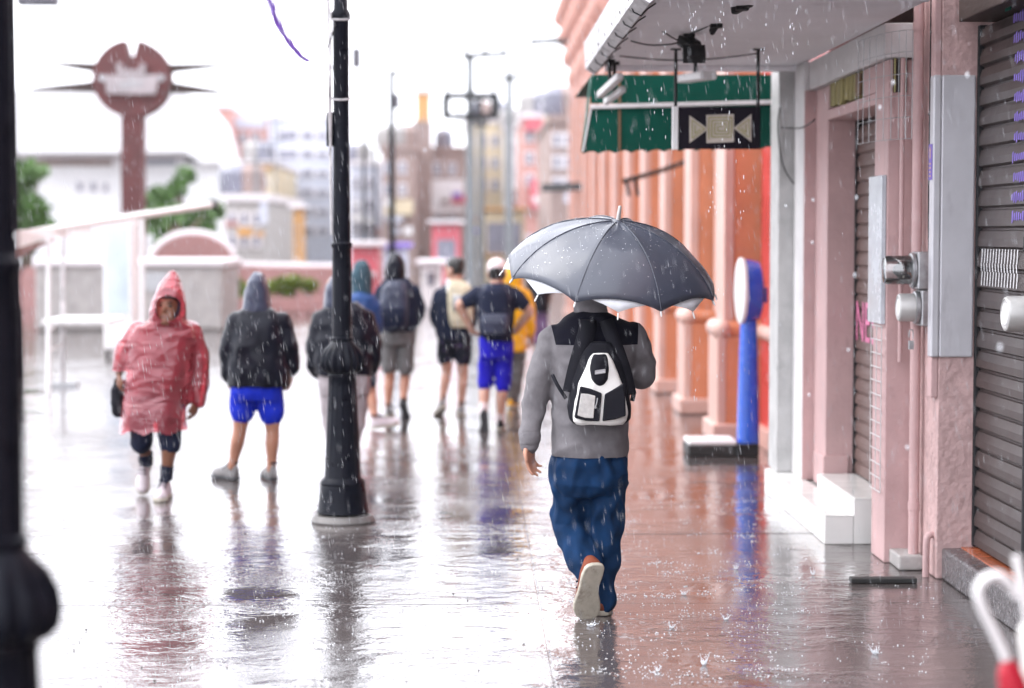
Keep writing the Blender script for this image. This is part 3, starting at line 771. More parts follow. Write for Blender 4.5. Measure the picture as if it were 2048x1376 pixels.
b = MB(); b.lathe(hc + hax * .04, [(hr * .96, 0), (hr * 1.04, .005), (hr * 1.04, .03), (hr * .97, .038)], 40, hax); b.build('dial_rim', M['white_metal'], ws, smooth=True)
b = MB(); b.obox(lp(1518, 590) + V(.03, 0, 0), V(.03, 0, 0), V(0, .05, 0), V(0, 0, .06)); b.build('coin_box', M['blue'], ws, bevel=.01)
# ------------------------------------------------------------------ lamp posts of the promenade
POST = [(.180, 0), (.180, .012), (.165, .045), (.152, .046), (.150, .055), (.158, .06), (.150, .075), (.138, .175), (.134, .215), (.130, .222), (.135, .232), (.130, .245), (.112, .262), (.108, .27),
        (.095, .50), (.082, .80), (.080, .865), (.084, .87), (.080, .885), (.102, .893), (.120, .915), (.126, .945), (.120, .985), (.100, 1.025), (.076, 1.055), (.060, 1.075), (.066, 1.08), (.066, 1.095), (.058, 1.10),
        (.056, 1.50), (.052, 1.62), (.060, 1.63), (.060, 1.65), (.050, 1.66), (.046, 2.4), (.046, 2.95), (.056, 2.97), (.056, 3.0), (.042, 3.02), (.036, 4.2)]
M['footing'] = mat('wet_concrete_footing', (0.15, 0.14, 0.135), .5, .2, 12, .2, 40, .004)
def lamp_post(base, label, extra=True, k=1.0):
    t = thing('lamp_post', base, label, 'lamp post', 'black cast iron lamp posts')
    base = Vector(base)
    b = MB(); b.lathe(base, [(.185, 0), (.19, .01), (.172, .04), (.15, .045)], 28); b.build('footing', M['footing'], t, smooth=True)
    P = [(r * k, h) for r, h in POST[4:]]
    lob = [(.055 if .89 < h < 1.05 else (.03 if .27 < h < .88 or 1.1 < h < 3 else 0)) for r, h in P]
    b = MB(); b.lathe(base, P, 64, lobes=16, lob=lob); b.build('shaft', M['black_iron'], t, smooth=True)
    top = base + V(0, 0, 4.2)
    b = MB(); b.lathe(top, [(.04, 0), (.09, .05), (.16, .12), (.17, .16), (.05, .20)], 20); b.build('lantern_base', M['black_iron'], t, smooth=True)
    b = MB(); b.lathe(top + V(0, 0, .18), [(.13, 0), (.19, .12), (.18, .26), (.08, .36)], 20); b.build('globe', M['white_metal'], t, smooth=True)
    if extra:
        b = MB()
        b.tube([base + V(-.058, -.02, 1.7), base + V(-.062, -.03, 2.2), base + V(-.06, -.03, 2.6), base + V(-.075, -.02, 3.1), base + V(-.07, 0, 3.5)], .009, 6, 4)
        b.tube([base + V(-.055, -.04, 2.1), base + V(-.07, -.04, 2.5), base + V(-.052, -.04, 2.9), base + V(-.085, -.02, 3.2)], .006, 6, 4)
        b.build('bundled_cable', M['gutter'], t, smooth=True)
        for z in (2.50, 2.965):
            b = MB(); b.tube([base + V(.056 * math.cos(a), .056 * math.sin(a), z + .01 * math.sin(a)) for a in [math.pi * 2 * q / 14 for q in range(15)]], .006, 6); b.build('tie_band', M['gutter'], t)
        b = MB(); b.box(base.x - .085, base.x - .046, base.y - .03, base.y + .03, 2.22, 2.42); b.build('junction_box', M['black_iron'], t, bevel=.004)
    return t
lamp_post(gnd(686, 1043), 'fluted black lamp post with tied cables standing among the walkers')
lamp_post(V(-.952, 4.0, 0), 'blurred black lamp post at the left edge close to the camera', False, 1.0)

gl = thing('garland', at(600, 118, 11.6), 'purple tinsel garland looping from the lamp post against the sky', 'garland')
gp, _ = resample([at(500, -90, 11.6), at(538, -2, 11.6), at(556, 48, 11.6), at(580, 88, 11.6), at(600, 112, 11.6), at(616, 122, 11.6)], [1] * 6, 12)
b = MB()
for i in range(len(gp) - 1):
    u = i / len(gp); d = (gp[i + 1] - gp[i])
    for q in range(3):
        a = i * 1.9 + q * 2.1; r = .036 * (1 - u * .75)
        b.bar(gp[i], gp[i] + V(math.cos(a) * r, math.sin(a) * r, r * .4), .010, .006)
b.tube(gp, .009, 5); b.build('tinsel', M['garland'], gl)
b = MB(); b.tube([at(616, 122, 11.6), at(640, 112, 11.6), at(658, 88, 11.6), at(670, 48, 11.6)], .004, 5, 5); b.build('cord', M['dark'], gl)

# street lamps further off
def street_lamp(px, ytop, Y, label, arm=1, box=None):
    p = at(px, ytop, Y); base = V(p.x, Y, 0)
    t = thing('street_lamp', base, label, 'street lamp', 'street lamps down the street')
    b = MB(); b.lathe(base, [(.11, 0), (.10, .8), (.07, .9), (.055, p.z)], 12); b.build('pole', M['black_iron'], t, smooth=True)
    b = MB(); b.bar(base + V(-.05, 0, p.z), base + V(.32 * arm, 0, p.z - .06), .16, .07); b.build('lamp_head', M['dark'], t, bevel=.01)
    if box:
        q = at(*box[:2], Y); s = at(*box[2:], Y)
        b = MB(); b.box(q.x, s.x, Y - .1, Y + .1, s.z, q.z); b.build('loudspeaker', M['grey_box'], t, bevel=.02)
    return t
M['grey_box'] = mat('grey_loudspeaker', (0.10, 0.10, 0.12), .6, .1, 3, 0)
street_lamp(783, 143, 40, 'slim dark street lamp with a short arm right of the lamp post', 1, (785, 188, 799, 217))
street_lamp(728, 266, 64, 'shorter dark street lamp between the lamp post and the slim one', 1)
street_lamp(749, 300, 74, 'faint far street lamp beside the red kiosk', 1)
street_lamp(676, 133, 37, 'street lamp almost hidden behind the black lamp post', -1, (704, 96, 722, 136))
street_lamp(14, -20, 24, 'grey topped lamp cut off at the upper left corner', 1, (36, -30, 116, 11))

# ------------------------------------------------------------------ monument
MY = 45.0
M['monument_pale'] = mat('weathered_panel', (0.36, 0.32, 0.33), .7, .15, 3, .1)
M['grey_box'] = mat('grey_loudspeaker', (0.10, 0.10, 0.12), .6, .1, 3, 0)
M['far_pole'] = mat('far_grey_pole', (0.16, 0.17, 0.18), .6, .1, 3, 0)
mo = thing('monument', gnd(263, 621), 'dark red stone monument with a notched disc and four pointed arms', 'monument')
def mat_poly(name, pts, m, y, th, parent=mo, bevel=0.0):
    b = MB(); b.prism([at(x, yy, y) for x, yy in pts], (0, th, 0)); return b.build(name, m, parent, bevel=bevel)
# shaft of stacked stone blocks
N_ = 13; ya, yb = 628, 222
for i in range(N_):
    y0 = ya + (yb - ya) * i / N_; y1 = ya + (yb - ya) * (i + 1) / N_
    mat_poly('stone_block', [(242, y0 - .4), (285, y0 - .4), (285, y1), (242, y1)], M['brick_red'], MY, .5)
cxm, cym, rm = 262, 156, 78
arc = []
for i in range(-66, 247, 6):
    if i > 246: break
    a = R(i); arc.append((cxm + rm * math.cos(a), cym - rm * math.sin(a)))
def disc(a0, a1, extra):
    return [(cxm + rm * math.cos(R(a)), cym - rm * math.sin(R(a))) for a in [a0 + (a1 - a0) * i / 24 for i in range(25)]] + extra
mat_poly('disc_half', disc(-90, 80, [(267, 112), (263, 116), (262, 156)]), M['brick_red'], MY - .05, .6)
mat_poly('disc_half', disc(100, 270, [(261.9, 156), (261.9, 116), (257, 112)]), M['brick_red'], MY - .05, .6)
mat_poly('pointed_arm', [(188, 125), (86, 122), (84, 126), (196, 146)], M['dark_wood'], MY + .1, .3)
mat_poly('pointed_arm', [(190, 184), (60, 180), (58, 175), (200, 160)], M['dark_wood'], MY + .1, .3)
mat_poly('pointed_arm', [(336, 127), (462, 126), (464, 130), (330, 146)], M['dark_wood'], MY + .1, .3)
mat_poly('pointed_arm', [(326, 160), (462, 183), (462, 188), (338, 186)], M['dark_wood'], MY + .1, .3)
mat_poly('name_panel', [(208, 150), (316, 152), (310, 188), (214, 187)], M['monument_pale'], MY - .22, .14)
mat_poly('panel_bar', [(196, 150), (330, 150), (327, 162), (199, 162)], M['zinc'], MY - .07, .01)
mat_poly('crest', [(232, 126), (242, 126), (244, 140), (258, 138), (262, 142), (268, 138), (278, 140), (281, 126), (290, 128), (288, 148), (234, 148)], M['monument_pale'], MY - .16, .08)
mat_poly('panel_mark', [(236, 166), (250, 163), (252, 167), (238, 171)], M['zinc'], MY - .24, .01)
mat_poly('panel_mark', [(256, 160), (266, 158), (270, 166), (258, 168)], M['zinc'], MY - .24, .01)
mat_poly('panel_mark', [(240, 173), (286, 168), (286, 172), (241, 177)], M['zinc'], MY - .24, .01)
mat_poly('panel_mark', [(274, 162), (286, 162), (286, 166), (274, 166)], M['zinc'], MY - .24, .01)

# low pink wall with an arched gable behind the planter
WY = 47.0
lw = thing('garden_wall', gnd(400, 618), 'low dusky pink garden wall with an arched gable and pale coping', 'wall')
mat_poly('wall_body', [(-60, 622), (672, 622), (672, 535), (-60, 535)], M['low_pink'], WY, .4, lw)
arch = [(386 + 84 * math.cos(R(a)), 535 - 66 * math.sin(R(a))) for a in range(0, 181, 12)]
mat_poly('gable', arch, M['low_pink'], WY - .03, .46, lw)
b = MB(); b.tube([at(x, y, WY + .2) for x, y in [(386 + 86 * math.cos(R(a)), 535 - 68 * math.sin(R(a))) for a in range(20, 161, 10)]], .10, 8); b.build('arch_coping', M['coping'], lw, smooth=True)
b = MB(); b.tube([at(448, 508, WY + .2), at(462, 518, WY + .2), at(480, 526, WY + .2), at(500, 530, WY + .2), at(672, 533, WY + .2)], .07, 8, 3); b.build('coping', M['coping'], lw, smooth=True)
# concrete planter
PY = 35.8
pl = thing('planter', gnd(258, 660), 'big grey concrete planter block with a pale rim behind the red poncho', 'planter')
mat_poly('planter_body', [(70, 661), (446, 661), (448, 522), (70, 522)], M['concrete'], PY, 2.4, pl, .06)
mat_poly('rim', [(66, 534), (452, 534), (452, 519), (66, 519)], M['coping'], PY - .08, 2.56, pl, .04)
mat_poly('plaque', [(290, 582), (332, 582), (332, 545), (290, 545)], M['zinc'], PY - .02, .03, pl)

# foliage
def leaves(name, m, parent, blobs, n, size):
    vs, fs = [], []
    for _ in range(n):
        c, r = random.choices(blobs, weights=[q[1] ** 2 for q in blobs])[0]
        d = V(random.gauss(0, 1), random.gauss(0, 1), random.gauss(0, 1)).normalized()
        p = Vector(c) + Vector((d.x, d.y, d.z * .85)) * r * (random.random() ** .4) * random.uniform(.75, 1.15)
        u = V(random.gauss(0, 1), random.gauss(0, 1), random.gauss(0, .6)).normalized(); w = u.cross(V(random.gauss(0, 1), random.gauss(0, 1), random.gauss(0, 1))).normalized()
        s = size * random.uniform(.6, 1.3); o = len(vs)
        vs += [p - u * s, p + w * s * .45, p + u * s, p - w * s * .45]; fs.append((o, o + 1, o + 2, o + 3))
    me = bpy.data.meshes.new(name); me.from_pydata([tuple(v) for v in vs], [], fs); me.update()
    return obj(name, me, m, parent)
def tree(label, base, blobs_px, Y, n, size, m):
    t = thing('tree', base, label, 'tree')
    base = Vector(base)
    blobs = [(at(x, y, Y + random.uniform(-.8, .8)), r * Y / FPX) for x, y, r in blobs_px]
    top = sum((q[0] for q in blobs), V(0, 0, 0)) / len(blobs)
    b = MB(); b.tube([base, base.lerp(top, .4), base.lerp(top, .8)], [.22, .16, .08], 10, 4)
    b.build('trunk', M['bark'], t, smooth=True)
    b = MB()
    for c, r in blobs: b.tube([base.lerp(top, .45), base.lerp(top, .6).lerp(c, .5), c], [.08, .05, .015], 6, 3)
    b.build('limb', M['bark'], t, smooth=True)
    leaves('crown', m, t, blobs, n, size)
    return t
tree('green tree showing beside the dark post on the left', gnd(50, 600), [(45, 350, 36), (60, 420, 38), (40, 470, 45), (90, 455, 24), (30, 400, 40), (78, 345, 16)], 52, 2600, .16, M['leaf'])
tree('green tree behind the monument foot and stall beam', gnd(345, 600), [(320, 395, 26), (372, 350, 18), (352, 380, 20), (330, 440, 42), (390, 455, 42), (425, 420, 22), (340, 490, 34), (300, 410, 18), (362, 365, 14)], 56, 3800, .16, M['leaf'])
def shrub(label, blobs_px, Y, n, m):
    c = blobs_px[0]; base = V(at(c[0], 0, Y).x, Y, 0)
    t = thing('shrub', base, label, 'shrub', 'shrubs along the pink wall')
    blobs = [(at(x, y, Y), r * Y / FPX) for x, y, r in blobs_px]
    b = MB()
    for p, r in blobs: b.tube([V(p.x, Y, 0), p], [.04, .015], 6)
    b.build('stem', M['bark'], t)
    leaves('foliage', m, t, blobs, n, .09)
shrub('leafy shrub by the planter corner in front of the pink wall', [(465, 565, 18), (478, 582, 20), (455, 580, 14)], 44.5, 900, M['leaf2'])
shrub('yellow green shrub between the black jacket and the lamp post', [(560, 568, 18), (590, 565, 18), (620, 572, 16), (575, 582, 16), (545, 575, 14)], 44.5, 1200, M['leaf2'])
b = MB(); b.prism([at(x, y, 43.6) for x, y in [(445, 622), (668, 622), (668, 597), (445, 597)]], (0, .3, 0)); tag(b.build('garden_kerb', M['low_pink']), 'dusky pink kerb holding the shrubs before the garden wall', 'kerb')

# ------------------------------------------------------------------ market stall, fridge
sl = thing('market_stall', gnd(110, 785), 'bare white metal market stall frame with a sagging tarp roof', 'market stall')
def rod(name, a, c, r, m='white_metal', parent=sl):
    bb = MB(); bb.cyl(a, c, r, seg=8); return bb.build(name, M[m], parent, smooth=True)
Ys = 21.4
rod('leg', gnd(97, 790), at(97, 466, Ys), .026); rod('leg', gnd(125, 770), at(126, 470, 22.6), .024, 'gutter'); rod('leg', at(286, 740, 25.2), at(284, 428, 25.2), .03)
rod('roof_beam', at(22, 472, 21.0), at(432, 408, 25.6), .042); rod('roof_beam', at(70, 462, 23.4), at(300, 425, 26.5), .03)
b = MB(); b.obox(at(128, 768, 22.6), V(.16, 0, 0), V(0, .1, 0), V(0, 0, .02)); b.build('foot_plate', M['zinc'], sl)
b = MB(); b.lathe(at(426, 409, 25.5), [(.02, -.06), (.06, -.05), (.07, 0), (.06, .05), (.02, .06)], 10, V(1, 0, 0)); b.build('beam_knob', M['dark'], sl, smooth=True)
b = MB(); tp = [at(24, 462, 20.8), at(95, 455, 21.6), at(172, 452, 23.2), at(182, 470, 23.4), at(100, 476, 21.6), at(24, 498, 20.8)]
b.add(tp, [(0, 1, 4, 5), (1, 2, 3, 4)]); o = b.build('tarp', M['white_metal'], sl); md = o.modifiers.new('s', 'SOLIDIFY'); md.thickness = .03
b = MB(); b.add([at(24, 500, 20.8), at(110, 478, 21.8), at(60, 500, 21.4), at(24, 520, 20.9)], [(0, 1, 2, 3)]); o = b.build('tarp_flap', M['low_pink'], sl); md = o.modifiers.new('s', 'SOLIDIFY'); md.thickness = .02
b = MB(); b.obox((at(103, 640, 21.6) + at(232, 640, 23.2)) / 2, V(.36, 0, 0), V(0, .55, 0), V(0, 0, .025)); b.build('shelf', M['white_metal'], sl, bevel=.01)
rod('brace', at(100, 700, 21.5), at(125, 690, 22.6), .012); rod('brace', at(99, 660, 21.5), at(125, 645, 22.6), .012)
fz = thing('display_fridge', gnd(235, 715), 'tall white display fridge on wheels beside the red poncho', 'fridge')
FYY = 27.8
p, q = at(205, 440, FYY), at(268, 700, FYY)
part('cabinet', M['white_metal'], fz, (p.x, q.x, FYY, FYY + .5, q.z, p.z), bevel=.03)
M['fridge_glass'] = mat('pale_blue_glass', (0.55, 0.64, 0.74), .1, .1, 2, 0)
part('glass_door', M['fridge_glass'], fz, (p.x + .03, q.x - .06, FYY - .012, FYY - .002, q.z + .5, p.z - .1), bevel=.01)
part('door_trim', M['white_metal'], fz, (q.x - .055, q.x - .02, FYY - .02, FYY - .002, q.z + .1, p.z - .05), bevel=.004)
for xx in (p.x + .04, q.x - .04):
    b = MB(); b.lathe((xx - .02, FYY + .08, .05), [(.05, 0), (.05, .04)], 14, V(1, 0, 0)); b.build('wheel', M['rubber'], fz, smooth=True)

# ------------------------------------------------------------------ buildings beyond
def building(label, x0, x1, ytop, Y, depth, m, wins=(), wm='far_dark', name='building', extra=(), ybase=None):
    a, c = at(x0, ytop, Y), at(x1, ytop, Y)
    t = thing(name, ((a.x + c.x) / 2, Y, 0), label, 'building')
    part('wall', M[m], t, (a.x, c.x, Y, Y + depth, 0, a.z), bevel=0)
    part('parapet', M['coping'] if m != 'far_brown' else M['far_brown'], t, (a.x - .1, c.x + .1, Y - .15, Y + depth, a.z + .002, a.z + .25), bevel=0)
    for (u0, v0, u1, v1) in wins:
        p, q = at(u0, v0, Y), at(u1, v1, Y)
        w = part('window', M['coping'], t, (p.x - .08, q.x + .08, Y - .06, Y - .003, q.z - .08, p.z + .08), bevel=0)
        part('pane', M[wm], w, (p.x, q.x, Y - .075, Y - .061, q.z, p.z), bevel=0)
    for (mm, u0, v0, u1, v1, dy, th) in extra:
        p, q = at(u0, v0, Y), at(u1, v1, Y)
        part('panel', M[mm], t, (p.x, q.x, Y - dy, Y - dy + th, q.z, p.z), bevel=0)
    return t
wb = building('large white hall with a deep overhanging roof fascia at left', 10, 372, 318, 92, 12, 'white_wall',
              [(155, 366, 166, 382), (182, 366, 193, 382), (208, 368, 216, 382)], extra=[('far_brown', 60, 318, 225, 332, .05, .04), ('far_dark', 283, 305, 352, 330, .05, .04)])  # brown and dark strips stand in for shade under the fascia
b = MB(); b.prism([at(x, y, 90) for x, y in [(10, 306), (370, 304), (402, 326), (438, 326), (420, 262), (412, 236), (372, 186), (340, 184), (10, 180)]], (0, 9, 0)); b.build('fascia', M['white_wall'], wb)
b = MB(); b.prism([at(x, y, 91) for x, y in [(372, 520), (440, 520), (440, 327), (372, 327)]], (0, 8, 0)); b.build('wing', M['white_wall'], wb)
building('dull pink building block beyond the white hall', 414, 463, 216, 140, 14, 'far_pink', [(424, 262, 436, 280)])
building('lower pink block between the tall pink block and the grey flats', 463, 531, 238, 142, 14, 'far_pink', [(480, 268, 492, 286), (505, 268, 517, 286)], extra=[('far_grey', 463, 238, 531, 256, .1, .05)])
wins = []
for r_ in range(6):
    y = 262 + r_ * 38
    wins += [(556, y, 594, y + 18), (604, y + 2, 626, y + 16), (634, y + 4, 656, y + 15)]
building('pale blue grey block of flats behind the lamp post', 538, 668, 238, 125, 16, 'far_grey', wins)
for i, (x0, x1, yt, Y, m, lab) in enumerate([
    (440, 548, 330, 110, 'far_cream', 'pale cream low building with ochre trim below the flats'),
    (452, 534, 402, 70, 'concrete', 'low grey concrete hut behind the pink garden wall'),
    (700, 762, 330, 120, 'far_grey', 'pale grey shop block behind the slim street lamps'),
    (762, 830, 300, 105, 'far_brown', 'brownish shop block left of the ochre tower'),
    (862, 930, 302, 115, 'far_brown', 'brown gabled block between ochre tower and power pole'),
    (930, 1010, 246, 120, 'far_cream', 'cream block behind the power poles'),
    (1008, 1046, 262, 118, 'white_wall', 'narrow white block beside the rosy one'),
    (1046, 1104, 236, 100, 'far_pink', 'rosy block near the end of the street'),
    (1102, 1152, 244, 72, 'far_brown', 'dark brown house front next to the terracotta facade')]):
    ws_ = []
    yb_ = min(yt + 150, 500)
    nx = max(1, int((x1 - x0) / 24))
    for r_ in range(3):
        for c_ in range(nx):
            u = x0 + 7 + c_ * (x1 - x0 - 8) / nx; v = yt + 26 + r_ * 44
            if v + 20 < 510: ws_.append((u, v, u + 11, v + 20))
    ex = []
    if i == 0: ex = [('far_tan', 440, 345, 446, 460, .2, .15), ('far_tan', 488, 352, 494, 460, .2, .15), ('far_tan', 440, 332, 548, 338, .2, .1)]
    if i == 1: ex = [('far_grey', 520, 400, 535, 448, .1, .05)]
    if i == 7: ex = [('far_red', 1048, 240, 1100, 262, .4, .3), ('far_red', 1060, 360, 1104, 420, .5, .3)]
    if i == 3: ex = [('far_cream', 770, 400, 826, 430, .6, .5)]
    if i == 4: ex = [('white_wall', 858, 360, 928, 428, .6, .5)]
    tb = building(lab, x0, x1, yt, Y, 14, m, ws_, extra=ex)
    for q in range(3):
        u = random.uniform(x0 + 4, x1 - 8); c_ = at(u, yt, Y + 1)
        bb_ = MB(); bb_.lathe(V(c_.x, Y + 1.5, c_.z + .25), [(.45, 0), (.5, .1), (.5, .8), (.25, 1.05), (.1, 1.1)], 10); bb_.build('water_tank', M[random.choice(('far_dark', 'concrete', 'far_brown'))], tb, smooth=True)
        bb_ = MB(); bb_.bar(V(c_.x + .9, Y + .5, c_.z + .2), V(c_.x + .9, Y + .5, c_.z + random.uniform(1.5, 3.2)), .06, .06); bb_.bar(V(c_.x + .4, Y + .5, c_.z + 1.3), V(c_.x + 1.4, Y + .5, c_.z + 1.3), .05, .05); bb_.build('antenna', M['far_pole'], tb)
    for q in range(4):
        u = random.uniform(x0, x1 - 14); v = random.uniform(max(yt + 40, 380), 470); p_, q_ = at(u, v, Y), at(u + random.uniform(12, 30), v + random.uniform(8, 22), Y)
        part('shop_sign', M[random.choice(('far_red', 'far_tan', 'white_wall', 'far_cream', 'purple', 'far_brown', 'far_grey', 'low_pink'))], tb, (p_.x, q_.x, Y - .9 - .1 * q, Y - .7 - .1 * q, q_.z, p_.z), bevel=0)
building('beige upper storey standing at the street end above the brown house', 1106, 1160, 184, 78, 10, 'far_cream')
tw = building('narrow ochre tower with dark upright lettering strokes', 832, 858, 186, 112, 4, 'far_tan', extra=[('far_brown', 838, 258, 850, 300, .06, .05)])
p, q = at(826, 243, 112), at(862, 480, 112); part('shaft_base', M['far_brown'], tw, (p.x, q.x, 111.6, 116.2, 0, p.z), bevel=0)
# kiosks and hoardings in the street
def kiosk(label, x0, x1, yt, Y, m, name='kiosk', roof='coping', cat='kiosk'):
    a, c = at(x0, yt, Y), at(x1, yt, Y)
    t = thing(name, ((a.x + c.x) / 2, Y, 0), label, cat)
    part('body', M[m], t, (a.x, c.x, Y, Y + 1.6, 0, a.z - .12), bevel=.03)
    part('roof', M[roof], t, (a.x - .12, c.x + .12, Y - .25, Y + 1.8, a.z - .118, a.z), bevel=.03)
    part('hatch', M['far_dark'], t, (a.x + .15, c.x - .15, Y - .02, Y - .002, .95, a.z - .6), bevel=0)
    part('counter', M[roof], t, (a.x + .05, c.x - .05, Y - .25, Y - .003, .85, .93), bevel=0)
    return t
kiosk('red street kiosk in the middle of the far street', 864, 921, 440, 62, 'far_red')
kiosk('orange edged newspaper kiosk just right of the lamp post', 702, 756, 482, 42, 'far_red')
kiosk('violet kiosk behind the grey shorts walker', 768, 812, 486, 48, 'far_grey', roof='purple')
kiosk('white kiosk with pale roof behind the cream backpack', 842, 882, 520, 46, 'white_wall')
kiosk('yellow fronted stall at the far street end', 966, 1050, 415, 80, 'far_cream', roof='far_tan')
kiosk('narrow orange panel kiosk left of the lamp post far off', 586, 602, 410, 66, 'far_tan')
# power poles
def power_pole(px, yt, Y, label, arms, m='far_pole'):
    top = at(px, yt, Y); base = V(top.x, Y, 0)
    t = thing('power_pole', base, label, 'power pole', 'power poles at the street end')
    b = MB(); b.tube([base, top], [.16, .12], 10); b.build('pole', M[m], t, smooth=True)
    for (xa, y1, xb, y2, w) in arms:
        b = MB(); b.bar(at(xa, y1, Y - .15), at(xb, y2, Y - .15), w, w); b.build('crossarm', M['dark'], t)
        for u in (.08, .5, .92):
            c = at(xa + (xb - xa) * u, y1 + (y2 - y1) * u, Y - .15)
            b = MB(); b.lathe(c, [(.04, .05), (.07, .1), (.04, .15), (.07, .2), (.03, .26)], 8); b.build('insulator', M['dark'], t)
    return t
t = power_pole(940, 108, 60, 'tall power pole carrying two boxy frames over the street', [(924, 112, 1016, 108, .16), (886, 192, 996, 192, .20), (886, 233, 996, 233, .18)])
for (a, c) in ((884, 900), (952, 964), (982, 998)):
    b = MB(); p, q = at(a, 192, 60), at(c, 233, 60); b.box(p.x, q.x, 59.7, 60.0, q.z, p.z); b.build('transformer', M['dark'], t, bevel=.04)
power_pole(1018, 140, 70, 'thinner power pole right of the boxy one', [(996, 158, 1040, 156, .14)])
power_pole(962, 236, 78, 'short far power pole behind the boxy one', [(950, 250, 976, 250, .1)])
for i, (a, c) in enumerate((((1016, 108), (1180, 70)), ((1014, 112), (1170, 34)))):
    cable('power_line', ('upper', 'lower')[1 - i] + ' far power line running to the pink building cornice', [at(*a, 60), at((a[0] + c[0]) / 2, (a[1] + c[1]) / 2 + 8, 52), at(*c, 43)], .012, 'dark')

# ------------------------------------------------------------------ people
def cloth(name, col, rough=0.75, var=0.12, wet=0.0, vs=9.0, bump=0.2, bs=240, bd=0.0015):
    return mat(name, col, rough, var, vs, bump, bs, bd, coat=wet, spec=0.18)
M['skin_tan'] = mat('tan_skin', (0.42, 0.20, 0.13), 0.45, 0.08, 14, 0.06, 120, 0.001)
M['skin_dark'] = mat('brown_skin', (0.20, 0.085, 0.05), 0.42, 0.10, 14, 0.06, 120, 0.001)
M['skin_pale'] = mat('light_brown_skin', (0.46, 0.25, 0.18), 0.45, 0.08, 14, 0.06, 120, 0.001)
for s in ('skin_tan', 'skin_dark', 'skin_pale'):
    b_ = M[s].node_tree.nodes['Principled BSDF']; b_.inputs['Subsurface Weight'].default_value = 0.08; b_.inputs['Subsurface Radius'].default_value = (0.01, 0.004, 0.002)
M['hair'] = mat('black_hair', (0.012, 0.010, 0.010), 0.4, 0.3, 60, 0.3, 200, 0.004, stretch=(1, 1, .2))
M['eye'] = mat('dark_eye', (0.01, 0.008, 0.008), 0.15, 0, 5, 0)
M['lip'] = mat('lip', (0.16, 0.06, 0.05), 0.5, 0.1, 20, 0)
M['fleece'] = cloth('grey_fleece', (0.175, 0.165, 0.175), 0.95, 0.10, 0, 30, 0.3, 420, 0.002)
M['yoke'] = cloth('black_yoke', (0.006, 0.006, 0.013), 0.9, 0.2, 0, 20)
M['denim'] = cloth('blue_trouser', (0.006, 0.030, 0.088), 0.85, 0.20, 0, 12, 0.25, 600, 0.001)
M['black_nylon'] = cloth('wet_black_nylon', (0.003, 0.004, 0.011), 0.40, 0.2, 0.07, 8)
M['slate_nylon'] = cloth('slate_hood_nylon', (0.045, 0.052, 0.085), 0.32, 0.15, 0.25, 8)
M['navy'] = cloth('navy_cotton', (0.010, 0.014, 0.035), 0.75, 0.2)
M['royal'] = cloth('royal_blue_shorts', (0.010, 0.030, 0.52), 0.7, 0.15)
M['royal_dark'] = cloth('deep_blue_shorts', (0.014, 0.010, 0.40), 0.7, 0.18)
M['grey_shorts'] = cloth('grey_shorts', (0.14, 0.135, 0.135), 0.8, 0.12)
M['beige'] = cloth('beige_trouser', (0.36, 0.32, 0.33), 0.8, 0.12)
M['blue_jacket'] = cloth('blue_jacket', (0.02, 0.06, 0.19), 0.6, 0.2, 0.1)
M['teal_hood'] = cloth('teal_hood', (0.035, 0.075, 0.10), 0.6, 0.2)
M['cream_cloth'] = cloth('cream_canvas', (0.55, 0.49, 0.36), 0.8, 0.12)
M['yellow'] = cloth('yellow_raincoat', (0.75, 0.38, 0.012), 0.35, 0.1, 0.3)
M['white_cloth'] = cloth('white_canvas', (0.78, 0.76, 0.73), 0.7, 0.06, 0, 14, 0.15, 300)
M['bag_black'] = cloth('black_webbing', (0.009, 0.009, 0.014), 0.7, 0.25)
M['clear_vinyl'] = mat('clear_vinyl_pocket', (0.50, 0.48, 0.46), 0.15, 0.15, 40, 0.2, 30, 0.004)
M['shoe_grey'] = cloth('grey_trainer', (0.20, 0.19, 0.19), 0.7, 0.2)
M['shoe_white'] = cloth('pale_trainer', (0.62, 0.55, 0.58), 0.6, 0.15)
M['shoe_black'] = cloth('black_trainer', (0.012, 0.012, 0.014), 0.6, 0.2)
M['shoe_brown'] = cloth('brown_suede', (0.20, 0.055, 0.03), 0.75, 0.2)
M['sole_cream'] = add_stains(mat('cream_rubber_sole', (0.44, 0.40, 0.33), 0.55, 0.12, 18, 0.2, 70, 0.002), (0.20, 0.17, 0.14), 16, 0.52, 0.7, (1, 1, 1))
M['sole_dark'] = mat('dark_sole', (0.05, 0.05, 0.055), 0.6, 0.2, 20, 0.1)
M['sock'] = cloth('navy_sock', (0.012, 0.014, 0.03), 0.9)
M['cap_white'] = cloth('pinkish_white_cap', (0.72, 0.62, 0.62), 0.8, 0.06)
M['pattern'] = None
def pattern_mat():
    m = cloth('black_purple_print', (0.010, 0.012, 0.022), 0.7, 0.2)
    return add_stains(m, (0.20, 0.09, 0.40), 13, 0.57, 1.0, (1, 1, 1))
M['pattern'] = pattern_mat()

